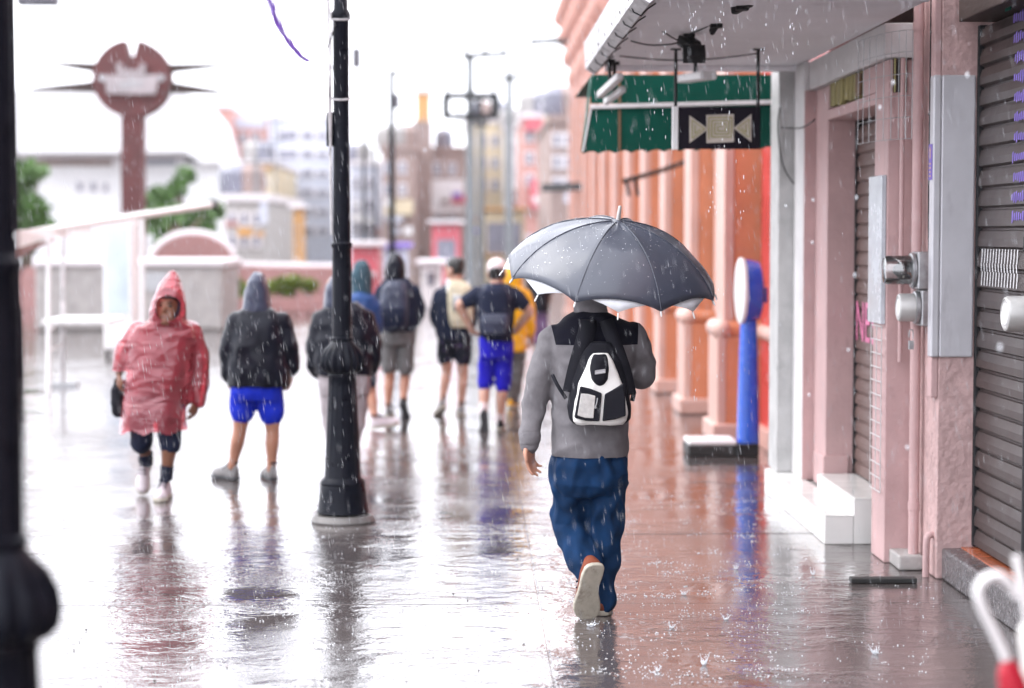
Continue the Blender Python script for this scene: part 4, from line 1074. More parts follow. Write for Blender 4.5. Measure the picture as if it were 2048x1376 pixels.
def poncho_mat():
    m, nt, b = new_mat('red_plastic_poncho')
    N, L = nt.nodes, nt.links
    N.remove(b)
    tr = N.new('ShaderNodeBsdfTransparent'); tr.inputs['Color'].default_value = (0.96, 0.30, 0.34, 1)
    df = N.new('ShaderNodeBsdfDiffuse'); df.inputs['Color'].default_value = (0.86, 0.11, 0.16, 1)
    tl = N.new('ShaderNodeBsdfTranslucent'); tl.inputs['Color'].default_value = (0.92, 0.16, 0.21, 1)
    gl = N.new('ShaderNodeBsdfGlossy'); gl.inputs['Roughness'].default_value = 0.16; gl.inputs['Color'].default_value = (1, .93, .95, 1)
    geo = N.new('ShaderNodeNewGeometry')
    n = N.new('ShaderNodeTexNoise'); n.inputs['Scale'].default_value = 8; n.inputs['Detail'].default_value = 4; n.inputs['Distortion'].default_value = 0.8
    mp_ = N.new('ShaderNodeMapping'); mp_.inputs['Scale'].default_value = (0.7, 0.7, 1.5); mp_.inputs['Rotation'].default_value = (0, 0.5, 0)
    L.new(geo.outputs['Position'], mp_.inputs['Vector']); L.new(mp_.outputs[0], n.inputs['Vector'])
    bp = N.new('ShaderNodeBump'); bp.inputs['Strength'].default_value = 0.95; bp.inputs['Distance'].default_value = 0.040
    L.new(n.outputs['Fac'], bp.inputs['Height'])
    for s in (df, gl): L.new(bp.outputs[0], s.inputs['Normal'])
    a = N.new('ShaderNodeMixShader'); a.inputs['Fac'].default_value = 0.5; L.new(df.outputs[0], a.inputs[1]); L.new(tl.outputs[0], a.inputs[2])
    c = N.new('ShaderNodeMixShader'); c.inputs['Fac'].default_value = 0.40; L.new(tr.outputs[0], c.inputs[1]); L.new(a.outputs[0], c.inputs[2])
    fr = N.new('ShaderNodeFresnel'); fr.inputs['IOR'].default_value = 1.65; L.new(bp.outputs[0], fr.inputs['Normal'])
    d = N.new('ShaderNodeMixShader'); L.new(fr.outputs[0], d.inputs['Fac']); L.new(c.outputs[0], d.inputs[1]); L.new(gl.outputs[0], d.inputs[2])
    L.new(d.outputs[0], N['Material Output'].inputs['Surface'])
    return m
M['poncho'] = poncho_mat()

def rows(mb, Y, rs, seg=28, ex=2.4):
    s = Y / FPX; R_ = []
    for r in rs:
        py, xl, xr, dep = r[:4]; d = r[4] if len(r) > 4 else 0
        c = at((xl + xr) / 2, py, Y + d); w = (xr - xl) / 2 * s; h = dep / 2
        ring = []
        for k in range(seg):
            a = 2 * math.pi * k / seg; ca, sa = math.cos(a), math.sin(a)
            ring.append(c + V(math.copysign(abs(ca) ** (2 / ex), ca) * w, math.copysign(abs(sa) ** (2 / ex), sa) * h, 0))
        R_.append(ring)
    mb.rings(R_); return mb

def limbs(mb, Y, pts, sub=4, seg=16):
    """pts = [(px, py, dY, r_px)]"""
    s = Y / FPX
    mb.tube([at(p[0], p[1], Y + p[2]) for p in pts], [p[3] * s for p in pts], seg, sub)
    P = [at(p[0], p[1], Y + p[2]) for p in pts]
    mb.ball(P[0], pts[0][3] * s * .98); mb.ball(P[-1], pts[-1][3] * s * .96)
    return mb

HEAD = [(-.118, .020, .075, .035), (-.105, .038, .088, .01), (-.08, .055, .092, -.03), (-.045, .066, .092, -.065), (0, .073, .093, -.088), (.04, .076, .092, -.095), (.075, .070, .082, -.092), (.10, .052, .058, -.07), (.115, .022, .022, -.035)]
def headframe(yaw, pitch=0.0):
    # local +y is the face direction; yaw 0 looks down the street (+Y)
    return Matrix.Rotation(yaw, 3, 'Z') @ Matrix.Rotation(-pitch, 3, 'X')
def head(mb, c, yaw=0, pitch=0, k=1.0):
    Mx = headframe(yaw, pitch); R_ = []
    for z, w, f, bk in HEAD:
        ring = []
        for q in range(20):
            a = 2 * math.pi * q / 20
            y = (f + bk) / 2 + (f - bk) / 2 * math.sin(a)
            ring.append(c + Mx @ (V(w * math.cos(a), y, z) * k))
        R_.append(ring)
    mb.rings(R_)
    mb.ball(c + Mx @ (V(0, .102, -.022) * k), .013 * k, .018 * k, .022 * k, 10, Mx)      # nose
    mb.ball(c + Mx @ (V(0, .086, .026) * k), .05 * k, .012 * k, .012 * k, 10, Mx)       # brow
    for s in (-1, 1): mb.ball(c + Mx @ (V(s * .078, -.005, -.005) * k), .010 * k, .02 * k, .032 * k, 10, Mx)
    return Mx
def face_parts(t, c, Mx, k=1.0):
    for s in (-1, 1):
        b = MB(); b.ball(c + Mx @ (V(s * .031, .084, .004) * k), .014 * k, .010 * k, .008 * k, 10, Mx); b.build('eye', M['eye'], t, smooth=True)
        b = MB(); b.ball(c + Mx @ (V(s * .031, .094, .026) * k), .020 * k, .006 * k, .005 * k, 8, Mx); b.build('eyebrow', M['hair'], t, smooth=True)
    b = MB(); b.ball(c + Mx @ (V(0, .090, -.068) * k), .026 * k, .008 * k, .008 * k, 10, Mx); b.build('mouth', M['lip'], t, smooth=True)
def hair(t, c, Mx, k=1.0, m='hair', low=-.05, name='hair', grow=1.08, front=.035):
    b = MB(); R_ = []
    for z, w, f, bk in HEAD[2:]:
        if z < low: continue
        ring = []
        for q in range(24):
            a = 2 * math.pi * q / 24
            y = (f + bk) / 2 + (f - bk) / 2 * math.sin(a)
            if z < front and y > .02: y = .02
            ring.append(c + Mx @ (V(w * math.cos(a) * grow, y * grow - .004, z * grow + .004) * k))
        R_.append(ring)
    b.rings(R_)
    return fuse(b, name, M[m], t, .008, 2)

def hand(mb, w, d, n, side, k=1.0, curl=0.5, spread=1.0):
    w = Vector(w); d = Vector(d).normalized(); n = Vector(n); n = (n - d * n.dot(d)).normalized()
    s = d.cross(n).normalized() * side
    Mx = Matrix((s, n, d)).transposed()
    mb.ball(w + d * .052 * k, .041 * k, .017 * k, .055 * k, 14, Mx)
    mb.ball(w + d * .01 * k, .028 * k, .022 * k, .03 * k, 10, Mx)
    for i, L in enumerate((.072, .080, .074, .058)):
        o = (.030 - .0205 * i) * k
        p = w + d * (.092 - .006 * abs(i - 1.3)) * k + s * o
        pts = [p - d * .03 * k, p]; a = 0.12; dd = (d + s * (.10 - .075 * i) * spread).normalized()
        for q, fr in enumerate((.42, .32, .26)):
            a += curl * (.55 + .18 * i) * (0.6 + .3 * q)
            p = p + (dd * math.cos(a) + n * math.sin(a)) * L * fr * k; pts.append(p)
        mb.tube(pts, [.0092 * k, .0095 * k, .0088 * k, .0082 * k, .0068 * k], 10, 2)
    p = w + d * .03 * k + s * .032 * k; dd = (d * .75 + s * .6 + n * .25).normalized()
    mb.tube([w + d * .02 * k + s * .012 * k, p, p + dd * .035 * k, p + dd * .045 * k + (d + n * .35).normalized() * .022 * k], [.013 * k, .0125 * k, .0105 * k, .0082 * k], 10, 2)

OUT = [(0.0, .012), (.02, .026), (.07, .034), (.20, .037), (.38, .034), (.52, .037), (.68, .046), (.80, .047), (.90, .040), (.96, .027), (1.0, .010)]
def shoe(t, heel, d, up, L=.275, k=1.0, m='shoe_grey', ms='sole_cream', side=1, high=.085):
    heel = Vector(heel); d = Vector(d).normalized(); up = Vector(up); up = (up - d * up.dot(d)).normalized(); s = d.cross(up).normalized()
    th = .024
    def bend(u): return side * .012 * math.sin(u * math.pi) * k
    left = [heel + d * u * L + s * (w * k + bend(u)) for u, w in OUT]; right = [heel + d * u * L + s * (-w * k + bend(u)) for u, w in reversed(OUT)]
    hs = {0.0: .7, .02: .8, .07: 1.05, .20: 1.18, .38: 1.02, .52: .80, .68: .64, .80: .56, .90: .50, .96: .42, 1.0: .32}
    R_ = []
    for u, w in OUT:
        h = high * hs[u]; c = heel + d * (u * .985 + .006) * L + s * bend(u) + up * th
        ring = []
        for q in range(18):
            a = 2 * math.pi * q / 18; ca, sa = math.cos(a), math.sin(a)
            ww = w * k * .93 * (1 - .28 * max(sa, 0))
            ring.append(c + s * ww * math.copysign(abs(ca) ** .8, ca) + up * (h * abs(sa) ** .9 if sa > 0 else 0.004 * sa))
        R_.append(ring)
    b = MB(); b.rings(R_); o = fuse(b, 'shoe', M[m], t, .0075, 3)
    b = MB(); b.prism(left + right, up * th); q = b.build('sole', M[ms], o, bevel=.006, seg=2)
    q.matrix_parent_inverse = Matrix.Identity(4) @ Matrix.Translation(V(0, 0, 0))
    lm = M['sock'] if m != 'shoe_black' else M['shoe_grey']
    for u_ in (.40, .48, .56):
        hh_ = high * (1.0 - (u_ - .38) * 1.75) + th + .002
        cc = heel + d * u_ * L + s * bend(u_) + up * hh_
        b = MB(); b.tube([cc - s * .026 * k - up * .012, cc, cc + s * .026 * k - up * .012], .0045, 6, 3); b.build('lace', lm, o, smooth=True)
    cc = heel + d * .22 * L + s * bend(.2) + up * (high * 1.14 + th - .004)
    b = MB(); b.tube([cc + (d * math.cos(a) * .042 + s * math.sin(a) * .030 * k) - up * .006 * math.cos(a) for a in [2 * math.pi * i / 14 for i in range(15)]], .008, 8); b.build('shoe_collar', lm, o, smooth=True)
    return o

def leg_chain(mb, Y, hip, knee, ankle, k=1.0):
    h, kn, an = [at(p[0], p[1], Y + p[2]) for p in (hip, knee, ankle)]
    calf = kn.lerp(an, .32) + V(0, -.006, 0)
    mb.tube([h, h.lerp(kn, .5), kn, calf, kn.lerp(an, .7), an], [.066 * k, .064 * k, .049 * k, .050 * k, .038 * k, .033 * k], 14, 3)
    mb.ball(h, .066 * k); mb.ball(an, .036 * k)
def arm_chain(mb, Y, sh, el, wr, k=1.0):
    a, e, w = [at(p[0], p[1], Y + p[2]) for p in (sh, el, wr)]
    mb.tube([a, a.lerp(e, .5), e, e.lerp(w, .35), w], [.050 * k, .046 * k, .038 * k, .038 * k, .026 * k], 12, 3)
    mb.ball(a, .052 * k); mb.ball(w, .027 * k)

def person(label, Y, hd, yaw, torso, arms, hands, legs, skin, pitch=0.0, k=1.0, vox=.010, extra=None, base=None, group=None, hairm=None):
    """hd = head centre px; torso = [(px,py,d,r_px)] pelvis to neck; arms = [(sh, el, wr)]; hands = [(dir, palm normal, side, curl)]"""
    bx = base or (sum(l[2][0] for l in legs) / len(legs))
    t = thing('person', V(at(bx, 700, Y).x, Y, 0), label, 'person', group)
    mb = MB()
    s = Y / FPX
    torso = [(torso[0][0], torso[0][1] - torso[0][3] * .8, torso[0][2], torso[0][3] * .8)] + list(torso[1:])
    limbs(mb, Y, torso, 3, 16)
    c = at(hd[0], hd[1], Y + (hd[2] if len(hd) > 2 else 0))
    Mx = head(mb, c, yaw, pitch, k)
    nb = torso[-1]
    mb.tube([at(nb[0], nb[1] + 8, Y + nb[2]), c + Mx @ V(0, -.02, -.06)], [.062 * k, .055 * k], 14)
    for a, h in zip(arms, hands):
        arm_chain(mb, Y, *a, k=k)
        w = at(a[2][0], a[2][1], Y + a[2][2])
        hand(mb, w, h[0], h[1], h[2], k=k * .98, curl=h[3])
    for l in legs: leg_chain(mb, Y, *l, k=k)
    fuse(mb, 'body', M[skin], t, vox, 2)
    face_parts(t, c, Mx, k)
    if hairm: hair(t, c, Mx, k, hairm)
    return t, c, Mx

# ---- the man with the umbrella ------------------------------------------------
HY = 8.85
man, hc_, HM = person('man in grey fleece and blue trousers walking away under a black umbrella', HY, (1182, 560, .06), R(12), [(1180, 930, .0, 52), (1180, 860, 0, 50), (1180, 760, 0, 56), (1182, 680, .0, 58), (1182, 640, .02, 30)],
    [((1110, 672, 0), (1074, 790, 0), (1058, 884, -.05)), ((1266, 672, 0), (1286, 754, .08), (1222, 712, .34))],
    [(V(.06, .02, -1), V(.75, -.45, 0.1), 1, .5), (V(-.6, .5, .35), V(-.5, -.6, .3), -1, 1.15)],
    [((1142, 950, 0), (1140, 1050, .07), (1166, 1112, -.01)), ((1212, 950, 0), (1212, 1065, .04), (1208, 1192, .05))], 'skin_tan', k=1.0, vox=.0065, base=1205, hairm='hair')
jb = MB()
rows(jb, HY, [(622, 1148, 1214, .15), (634, 1126, 1240, .19), (648, 1107, 1262, .22), (668, 1096, 1277, .25), (700, 1099, 1273, .27), (750, 1104, 1264, .28), (800, 1104, 1259, .28), (850, 1102, 1258, .29), (888, 1101, 1257, .30), (906, 1102, 1256, .298), (926, 1104, 1254, .29)], 36)
limbs(jb, HY, [(1108, 672, 0, 29), (1088, 730, 0, 29), (1073, 790, 0, 26), (1063, 845, -.02, 22.5), (1060, 868, -.04, 22.5), (1059, 886, -.05, 18.5)])
limbs(jb, HY, [(1266, 674, 0, 30), (1281, 715, .03, 29), (1286, 752, .07, 27.5), (1265, 745, .22, 23), (1232, 720, .32, 19)])
def yoke_split(me):
    bm = bmesh.new(); bm.from_mesh(me)
    zl = at(1180, 690, HY - .1).z; xl = at(1110, 690, HY).x; xr = at(1273, 690, HY).x
    planes = [(V(0, 0, zl), V(0.0, 0, 1)), (V(xl, 0, zl), V(1, 0, .22).normalized()), (V(xr, 0, zl), V(1, 0, -.05).normalized())]
    for co, no in planes:
        bmesh.ops.bisect_plane(bm, geom=bm.verts[:] + bm.edges[:] + bm.faces[:], dist=1e-5, plane_co=co, plane_no=no)
    def inside(c): return c.z > zl and (c - planes[1][0]).dot(planes[1][1]) > 0 and (c - planes[2][0]).dot(planes[2][1]) < 0
    bm.faces.ensure_lookup_table()
    sel = [f for f in bm.faces if inside(f.calc_center_median())]
    todo = set(sel); best = []
    while todo:
        st_ = [todo.pop()]; isl = list(st_)
        while st_:
            f0 = st_.pop()
            for e0 in f0.edges:
                for f1 in e0.link_faces:
                    if f1 in todo: todo.discard(f1); st_.append(f1); isl.append(f1)
        if len(isl) > len(best): best = isl
    sel = best
    ids = {}; yv = []; yf = []
    for f in sel:
        row = []
        for v in f.verts:
            if v not in ids: ids[v] = len(yv); yv.append(tuple(v.co))
            row.append(ids[v])
        yf.append(row)
    me2 = bpy.data.meshes.new('shoulder_yoke'); me2.from_pydata(yv, [], yf); me2.update()
    bmesh.ops.delete(bm, geom=sel, context='FACES')
    me1 = bpy.data.meshes.new('fleece_jacket'); bm.to_mesh(me1)
    for q in (me1, me2): q.polygons.foreach_set('use_smooth', [True] * len(q.polygons))
    o = obj('fleece_jacket', me1, M['fleece'], man)
    y = obj('shoulder_yoke', me2, M['yoke'], o); y.matrix_parent_inverse = Matrix.Identity(4)
    y['label'] = 'black shoulder yoke of the grey fleece'
    return o
jacket = fuse(jb, 'fleece_jacket', M['fleece'], man, .0075, 3, (.013, 5.5, (0.9, 1.0, 1.8)), cut=lambda c: c.z < at(1180, 913 + 3 * math.sin(c.x * 9), HY).z and c.x > at(1096, 900, HY).x, post=yoke_split)
cb = MB(); rows(cb, HY, [(628, 1146, 1218, .165), (612, 1148, 1214, .16), (598, 1149, 1213, .155, .02), (594, 1155, 1208, .13, .02)], 28)
fuse(cb, 'collar', M['fleece'], man, .0075, 2, (.003, 12, (1, 1, 1)))
cf = MB(); limbs(cf, HY, [(1061, 864, -.035, 22), (1060, 876, -.045, 22.5), (1059, 890, -.05, 20)]); fuse(cf, 'cuff', M['fleece'], man, .0075, 2, (.005, 16, (.6, .6, 2)))
pb = MB()
rows(pb, HY, [(896, 1105, 1251, .265), (930, 1099, 1255, .285), (965, 1100, 1253, .28), (985, 1112, 1242, .20), (1000, 1140, 1216, .10)], 36)
limbs(pb, HY, [(1141, 925, 0, 40), (1140, 965, .01, 41), (1140, 1003, .03, 40), (1139, 1038, .07, 38), (1146, 1072, .04, 35), (1160, 1108, -.02, 32), (1177, 1136, -.055, 29), (1184, 1148, -.06, 26)])
limbs(pb, HY, [(1212, 925, 0, 41), (1213, 965, .01, 42), (1213, 1002, .01, 41), (1213, 1045, .03, 37), (1212, 1090, .04, 31), (1210, 1150, .04, 25), (1209, 1182, .03, 21), (1210, 1206, .025, 23), (1208, 1216, .025, 20)])
fuse(pb, 'trousers', M['denim'], man, .0075, 2, (.024, 7.5, (1.5, 1.0, .9)))
hl = at(1193, 1130, 8.67); tl_ = at(1175, 1242, 8.79)
shoe(man, hl, tl_ - hl, V(-.25, 1, -.08), L=(tl_ - hl).length, k=1.32, m='shoe_brown', ms='sole_cream', side=-1, high=.085)
shoe(man, gnd(1206, 1238) + V(0, .055, 0.002), V(.03, 1, 0), V(0, 0, 1), L=.275, high=.042, k=1.0, m='shoe_brown', ms='sole_cream', side=1)

# backpack on his back (rests on him: a thing of its own)
bp_ = thing('backpack', at(1200, 850, 8.66), 'white and black drawstring backpack with two front pockets on the man in grey', 'backpack')
bb = MB(); rows(bb, 8.69, [(683, 1180, 1222, .05), (700, 1166, 1232, .07), (730, 1152, 1246, .09), (770, 1141, 1256, .10), (810, 1134, 1262, .11), (838, 1137, 1262, .11), (848, 1146, 1252, .09)], 28, 3.2)
fuse(bb, 'back_panel', M['bag_black'], bp_, .007, 3, (.004, 12, (1, 1, 1)))
bb = MB(); rows(bb, 8.63, [(706, 1186, 1216, .05), (720, 1176, 1226, .07), (745, 1166, 1236, .09), (772, 1156, 1246, .105), (800, 1150, 1252, .115), (828, 1144, 1256, .12), (842, 1146, 1254, .115), (849, 1154, 1246, .09)], 28, 3.6)
bag = fuse(bb, 'bag_front', M['white_cloth'], bp_, .006, 3, (.005, 10, (1.4, 1, .8)))
def pocket(name, pts, y, th, m, parent, bev=.006):
    b = MB(); b.prism([at(px, py, y + (py - 800) * -.00006) for px, py in pts], (0, th, 0)); return b.build(name, M[m], parent, bevel=bev, seg=3)
p = pocket('pocket', [(1161, 773), (1182, 778), (1204, 787), (1199, 843), (1172, 842), (1149, 836)], 8.556, .04, 'bag_black', bp_)
pocket('pocket_window', [(1162, 787), (1176, 788), (1191, 792), (1187, 837), (1170, 836), (1155, 831)], 8.551, .01, 'clear_vinyl', p, .003)
b = MB(); b.tube([at(1195, 796, 8.552), at(1194, 804, 8.548), at(1191, 814, 8.55)], .003, 8, 3); b.lathe(at(1191, 815, 8.55), [(.004, -.004), (.006, 0), (.004, .004)], 10, V(0, 1, 0)); b.build('zip_pull', M['zinc'], p, smooth=True)
pocket('pocket', [(1210, 789), (1228, 779), (1248, 767), (1251, 800), (1252, 832), (1230, 839), (1205, 843)], 8.556, .04, 'bag_black', bp_)
fl = MB(); rows(fl, 8.60, [(708, 1188, 1212, .05), (718, 1182, 1216, .065), (738, 1179, 1218, .075), (758, 1181, 1217, .075), (768, 1188, 1210, .06), (772, 1194, 1204, .04)], 20, 2.6)
f = fuse(fl, 'flap', M['bag_black'], bp_, .006, 2, (.003, 16, (1, 1, 1)))
b = MB(); b.prism(poly_at([(1190, 741), (1211, 738), (1211, 746), (1190, 749)], 8.5575), (0, .004, 0)); lb = b.build('label_patch', M['zinc'], f)
text_part('label_text', 'FASHION', M['white_paint'], lb, at(1191.5, 747.3, 8.556), (1, 0, .12), (0, 0, 1), .0095, .001)
def strap(name, pts, w, m='bag_black'):
    b = MB()
    P_, _ = resample([at(x, y, yy) for x, y, yy in pts], [1] * len(pts), 6)
    for a, c in zip(P_[:-1], P_[1:]): pass
    L_, R2 = [], []
    for i, q in enumerate(P_):
        tdir = (P_[min(i + 1, len(P_) - 1)] - P_[max(i - 1, 0)]).normalized(); s_ = tdir.cross(V(0, 1, 0)).normalized() * w / 2
        L_.append(q + s_); R2.append(q - s_)
    n_ = len(P_)
    b.add(L_ + R2, [(i, i + 1, n_ + i + 1, n_ + i) for i in range(n_ - 1)])
    o = b.build(name, M[m], bp_, smooth=True); md = o.modifiers.new('s', 'SOLIDIFY'); md.thickness = .008; md.offset = 0
    return o
strap('strap', [(1176, 640, 8.735), (1174, 662, 8.70), (1163, 700, 8.675), (1152, 740, 8.672), (1142, 785, 8.675)], .075)
strap('strap', [(1212, 640, 8.735), (1222, 668, 8.70), (1236, 705, 8.675), (1249, 745, 8.675), (1259, 790, 8.68)], .062)
strap('lower_strap', [(1105, 750, 8.74), (1116, 772, 8.705), (1132, 797, 8.69)], .016)
strap('lower_strap', [(1262, 760, 8.70), (1267, 785, 8.70), (1264, 802, 8.70)], .020)

# ---- the umbrella ---------------------------------------------------------------
um = thing('umbrella', at(1222, 712, 9.19), 'open wet black umbrella with a white inner layer held over the man', 'umbrella')
M['umb_black'] = mat('wet_black_canopy', (0.036, 0.043, 0.066), 0.45, 0.12, 6, 0.10, 500, 0.001, coat=0.4, spec=0.6)
M['umb_white'] = mat('white_canopy', (0.74, 0.76, 0.80), 0.45, 0.04, 6, 0.1, 500, 0.001)
AP = at(1236, 442, 8.93)
ua = V(math.sin(R(7)), -math.sin(R(15)), 1).normalized()
uu = (V(0, -1, 0) - ua * (-ua.y)).normalized(); uv = ua.cross(uu).normalized()   # uu towards camera; angle measured from it
UR, UD = .488, .268
def dome(rn, ang, drop=0.0):
    """rn 0..1 along a rib"""
    rr = math.sin(min(rn, 1) * 1.16) / math.sin(1.16) * UR * (1 + max(0, rn - 1))
    hh = UD * (1 - math.cos(rn * 1.16)) / (1 - math.cos(1.16))
    d = uu * math.cos(ang) + uv * math.sin(ang)
    return AP + d * rr - ua * (hh + drop)
def canopy(offset, drop, name, m, scale=1.0, seed=0):
    nr, nseg, npan = 14, 10, 8
    b = MB(); vs = []; ntot = npan * nseg
    for i in range(nr + 1):
        for q in range(ntot):
            u = (q % nseg) / nseg                        # 0..1 inside a panel
            ang = offset + 2 * math.pi * q / ntot
            e = math.cos(math.pi / npan) / math.cos(2 * math.pi * (u - .5) / npan)
            cat_ = 1 - (1 - e) * 1.0 - .008 * math.sin(math.pi * u)
            t_ = i / nr
            rim = 1 - (1 - cat_) * t_ ** 1.5
            sag = .010 * math.sin(math.pi * u) * math.sin(math.pi * min(1, t_)) + .003 * noise.noise(V(q * .35, i * .5, seed))
            vs.append(dome(t_ * rim * scale, ang, drop + sag))
    b.v = vs
    for i in range(nr):
        for q in range(ntot):
            k2 = (q + 1) % ntot
            b.f.append((i * ntot + q, i * ntot + k2, (i + 1) * ntot + k2, (i + 1) * ntot + q))
    o = b.build(name, m, um, smooth=True)
    md = o.modifiers.new('s', 'SOLIDIFY'); md.thickness = .0012
    return o
OFF = R(-20)
def angle(i, o): return OFF + o + 2 * math.pi * i / 8
canopy(OFF, 0, 'canopy', M['umb_black'])
canopy(OFF + math.pi / 8, .020, 'inner_canopy', M['umb_white'], 0.985, 5)
for o_, nm in ((0, 0), (math.pi / 8, 1)):
    for i in range(8):
        a = angle(i, o_); b = MB(); b.tube([dome(t_ / 8, a, .031 if nm else .014) for t_ in range(1, 9)], .0022, 6); b.build('rib', M['zinc'], um, smooth=True)
        tip = dome(1.0, a, .004 if not nm else .028); dd = (dome(1.0, a) - dome(.93, a)).normalized()
        b = MB(); b.tube([tip - dd * .012, tip + dd * .012, tip + dd * .018], [.0032, .0038, .002], 8); b.build('rib_tip', M['white_metal'], um, smooth=True)
        if not nm:
            b = MB(); b.tube([dome(.05 + .95 * t_ / 10, a, -.0022) for t_ in range(11)], .0022, 6); b.build('seam', M['umb_black'], um, smooth=True)
            mid = dome(.55, a, .016); b = MB(); b.tube([AP - ua * .28, mid], .002, 6); b.build('stretcher', M['zinc'], um)
b = MB(); b.tube([AP - ua * .01, AP + ua * .02, AP + ua * .066, AP + ua * .07], [.011, .0095, .0075, .005], 14); b.build('ferrule', M['meter_grey'], um, smooth=True)
b = MB(); b.lathe(AP - ua * .004, [(.026, 0), (.022, .006), (.012, .010)], 18, ua); b.build('cap', M['umb_black'], um, smooth=True)
b = MB(); b.cyl(AP, AP - ua * .62, .0055, seg=10); b.build('shaft', M['zinc'], um, smooth=True)
b = MB(); b.tube([AP - ua * .58, AP - ua * .66, AP - ua * .72], [.011, .0135, .012], 12, 3); b.build('handle', M['dark'], um, smooth=True)
M['water'] = glass_mat('water_drop', (0.95, 0.97, 1.0), 0.75, 0.05)
b = MB()
for _ in range(650):
    a = random.uniform(0, 2 * math.pi); rn = random.uniform(.08, .9)
    p = dome(rn, a, -.0012); r = random.choice((.0009, .0012, .0016, .0022))
    nn = (dome(rn + .02, a) - dome(rn, a)).cross(dome(rn, a + .02) - dome(rn, a)).normalized()
    if nn.dot(ua) < 0: nn = -nn
    b.lathe(p, [(r, 0), (r * .85, r * .4), (r * .2, r * .75)], 6, nn)
dr = b.build('raindrop_beads', M['water'], um, smooth=True); dr['kind'] = 'stuff'

M['maroon'] = cloth('dusty_maroon_shirt', (0.17, 0.07, 0.09), .85, .2)
# ---- red poncho ------------------------------------------------------------------
RY = 12.95
rp, rc, RM = person('person in a translucent red plastic poncho walking towards the camera', RY, (337, 617, -.10), R(180 - 6), [(312, 800, 0, 42), (314, 750, 0, 42), (322, 700, -.01, 38), (330, 660, -.02, 17)],
    [((275, 665, 0), (250, 712, 0), (238, 745, -.03)), ((380, 668, 0), (396, 735, .03), (392, 800, .02))],
    [(V(-.02, -.1, -1), V(.8, .3, 0), 1, 1.0), (V(-.12, .05, -1), V(-.8, .3, 0), -1, .85)],
    [((288, 800, 0), (283, 868, -.05), (292, 918, .12)), ((338, 800, 0), (340, 880, -.08), (333, 952, -.04))], 'skin_dark', pitch=R(-12), k=1.0, vox=.009, base=333, hairm='hair')
b = MB(); rows(b, RY, [(648, 300, 372, .20), (665, 276, 386, .26), (700, 268, 378, .29), (750, 264, 368, .31), (790, 264, 366, .31)])
limbs(b, RY, [(276, 668, 0, 17), (258, 700, 0, 15), (250, 716, 0, 14)]); limbs(b, RY, [(378, 670, 0, 17), (390, 710, .02, 15), (395, 732, .03, 14)])
fuse(b, 'shirt', M['maroon'], rp, .010, 3, (.012, 8, (1, 1, 1)))
b = MB(); rows(b, RY, [(775, 264, 366, .30), (810, 264, 368, .30), (835, 272, 362, .24)]); limbs(b, RY, [(288, 815, 0, 27), (283, 860, -.03, 24), (284, 888, -.04, 22.5)]); limbs(b, RY, [(338, 815, 0, 27), (339, 860, -.05, 24), (340, 890, -.07, 22)])
fuse(b, 'shorts', M['navy'], rp, .010, 3, (.010, 8, (1.4, 1, .8)))
b = MB()
rows(b, RY, [(640, 298, 374, .24, -.05), (652, 272, 390, .30, -.02), (672, 258, 398, .36), (700, 254, 396, .38), (740, 252, 388, .40), (790, 248, 378, .42), (840, 244, 374, .44), (880, 240, 374, .45)], 40)
limbs(b, RY, [(278, 664, 0, 25), (256, 700, 0, 25), (246, 728, -.01, 20), (243, 752, -.02, 17)], 5); limbs(b, RY, [(380, 668, 0, 27), (394, 715, .02, 25), (398, 755, .03, 22), (396, 800, .02, 17)], 5)
rows(b, RY, [(648, 302, 372, .26, -.07), (622, 300, 374, .30, -.09), (598, 304, 371, .29, -.08), (575, 315, 365, .24, -.06), (556, 331, 358, .15, -.04), (541, 342, 350, .05, -.03)], 28, 2.2)
fc = at(336, 616, RY - .2); hz = at(300, 862, RY).z; hz2 = at(300, 866, RY).z
def pcut(c):
    if c.y < RY - .10 and ((c.x - fc.x) / .075) ** 2 + ((c.z - fc.z) / .078) ** 2 < 1: return True
    if c.z < hz + .012 * math.sin(c.x * 40): return True
    if c.z < at(0, 743, RY).z and c.x < at(251, 0, RY).x + (c.z - hz) * .0 and c.z > at(0, 760, RY).z: return True
    return False
fuse(b, 'poncho', M['poncho'], rp, .010, 4, (.018, 5.0, (1.2, 1, .9)), cut=pcut)
b = MB(); b.tube([rc + RM @ V(.08 * math.cos(a), .062 - .02 * abs(math.cos(a)), .015 + .105 * math.sin(a)) for a in [2 * math.pi * q / 20 for q in range(21)]], .007, 8); b.build('hood_lining', M['navy'], rp, smooth=True)
def low_shoe(t, Y, ank, d, m, ms='sole_cream', k=1.0, L=.27, lift=False, up=V(0, 0, 1)):
    a = at(ank[0], ank[1], Y + ank[2]); d = Vector(d).normalized()
    if not lift:
        heel = V(a.x, a.y, 0.002) - d * .055
    else:
        heel = a - Vector(up).normalized() * .085 - d * .055
    return shoe(t, heel, d, up, L=L, k=k, m=m, ms=ms)
low_shoe(rp, RY, (333, 952, -.04), V(-.05, -1, 0), 'shoe_white', k=1.05)
low_shoe(rp, RY, (292, 920, .12), V(-.10, -.45, -.9), 'shoe_white', k=1.05, lift=True, up=V(0, -.9, .42))
for (x0, y0, d0, x1, y1, d1) in ((292, 905, .08, 293, 928, .13), (334, 930, -.05, 333, 958, -.04)):
    b = MB(); b.tube([at(x0, y0, RY + d0), at(x1, y1, RY + d1)], [.042, .040], 14); b.build('sock', M['sock'], rp, smooth=True)
hb = thing('handbag', at(234, 828, RY), 'small black bag hanging from the hand of the red poncho wearer', 'bag')
b = MB(); rows(b, RY - .02, [(768, 226, 240, .06), (780, 222, 246, .10), (805, 221, 248, .12), (828, 226, 246, .10), (834, 232, 243, .06)], 18); fuse(b, 'bag_body', M['bag_black'], hb, .009, 3, (.008, 12, (1, 1, 1)))
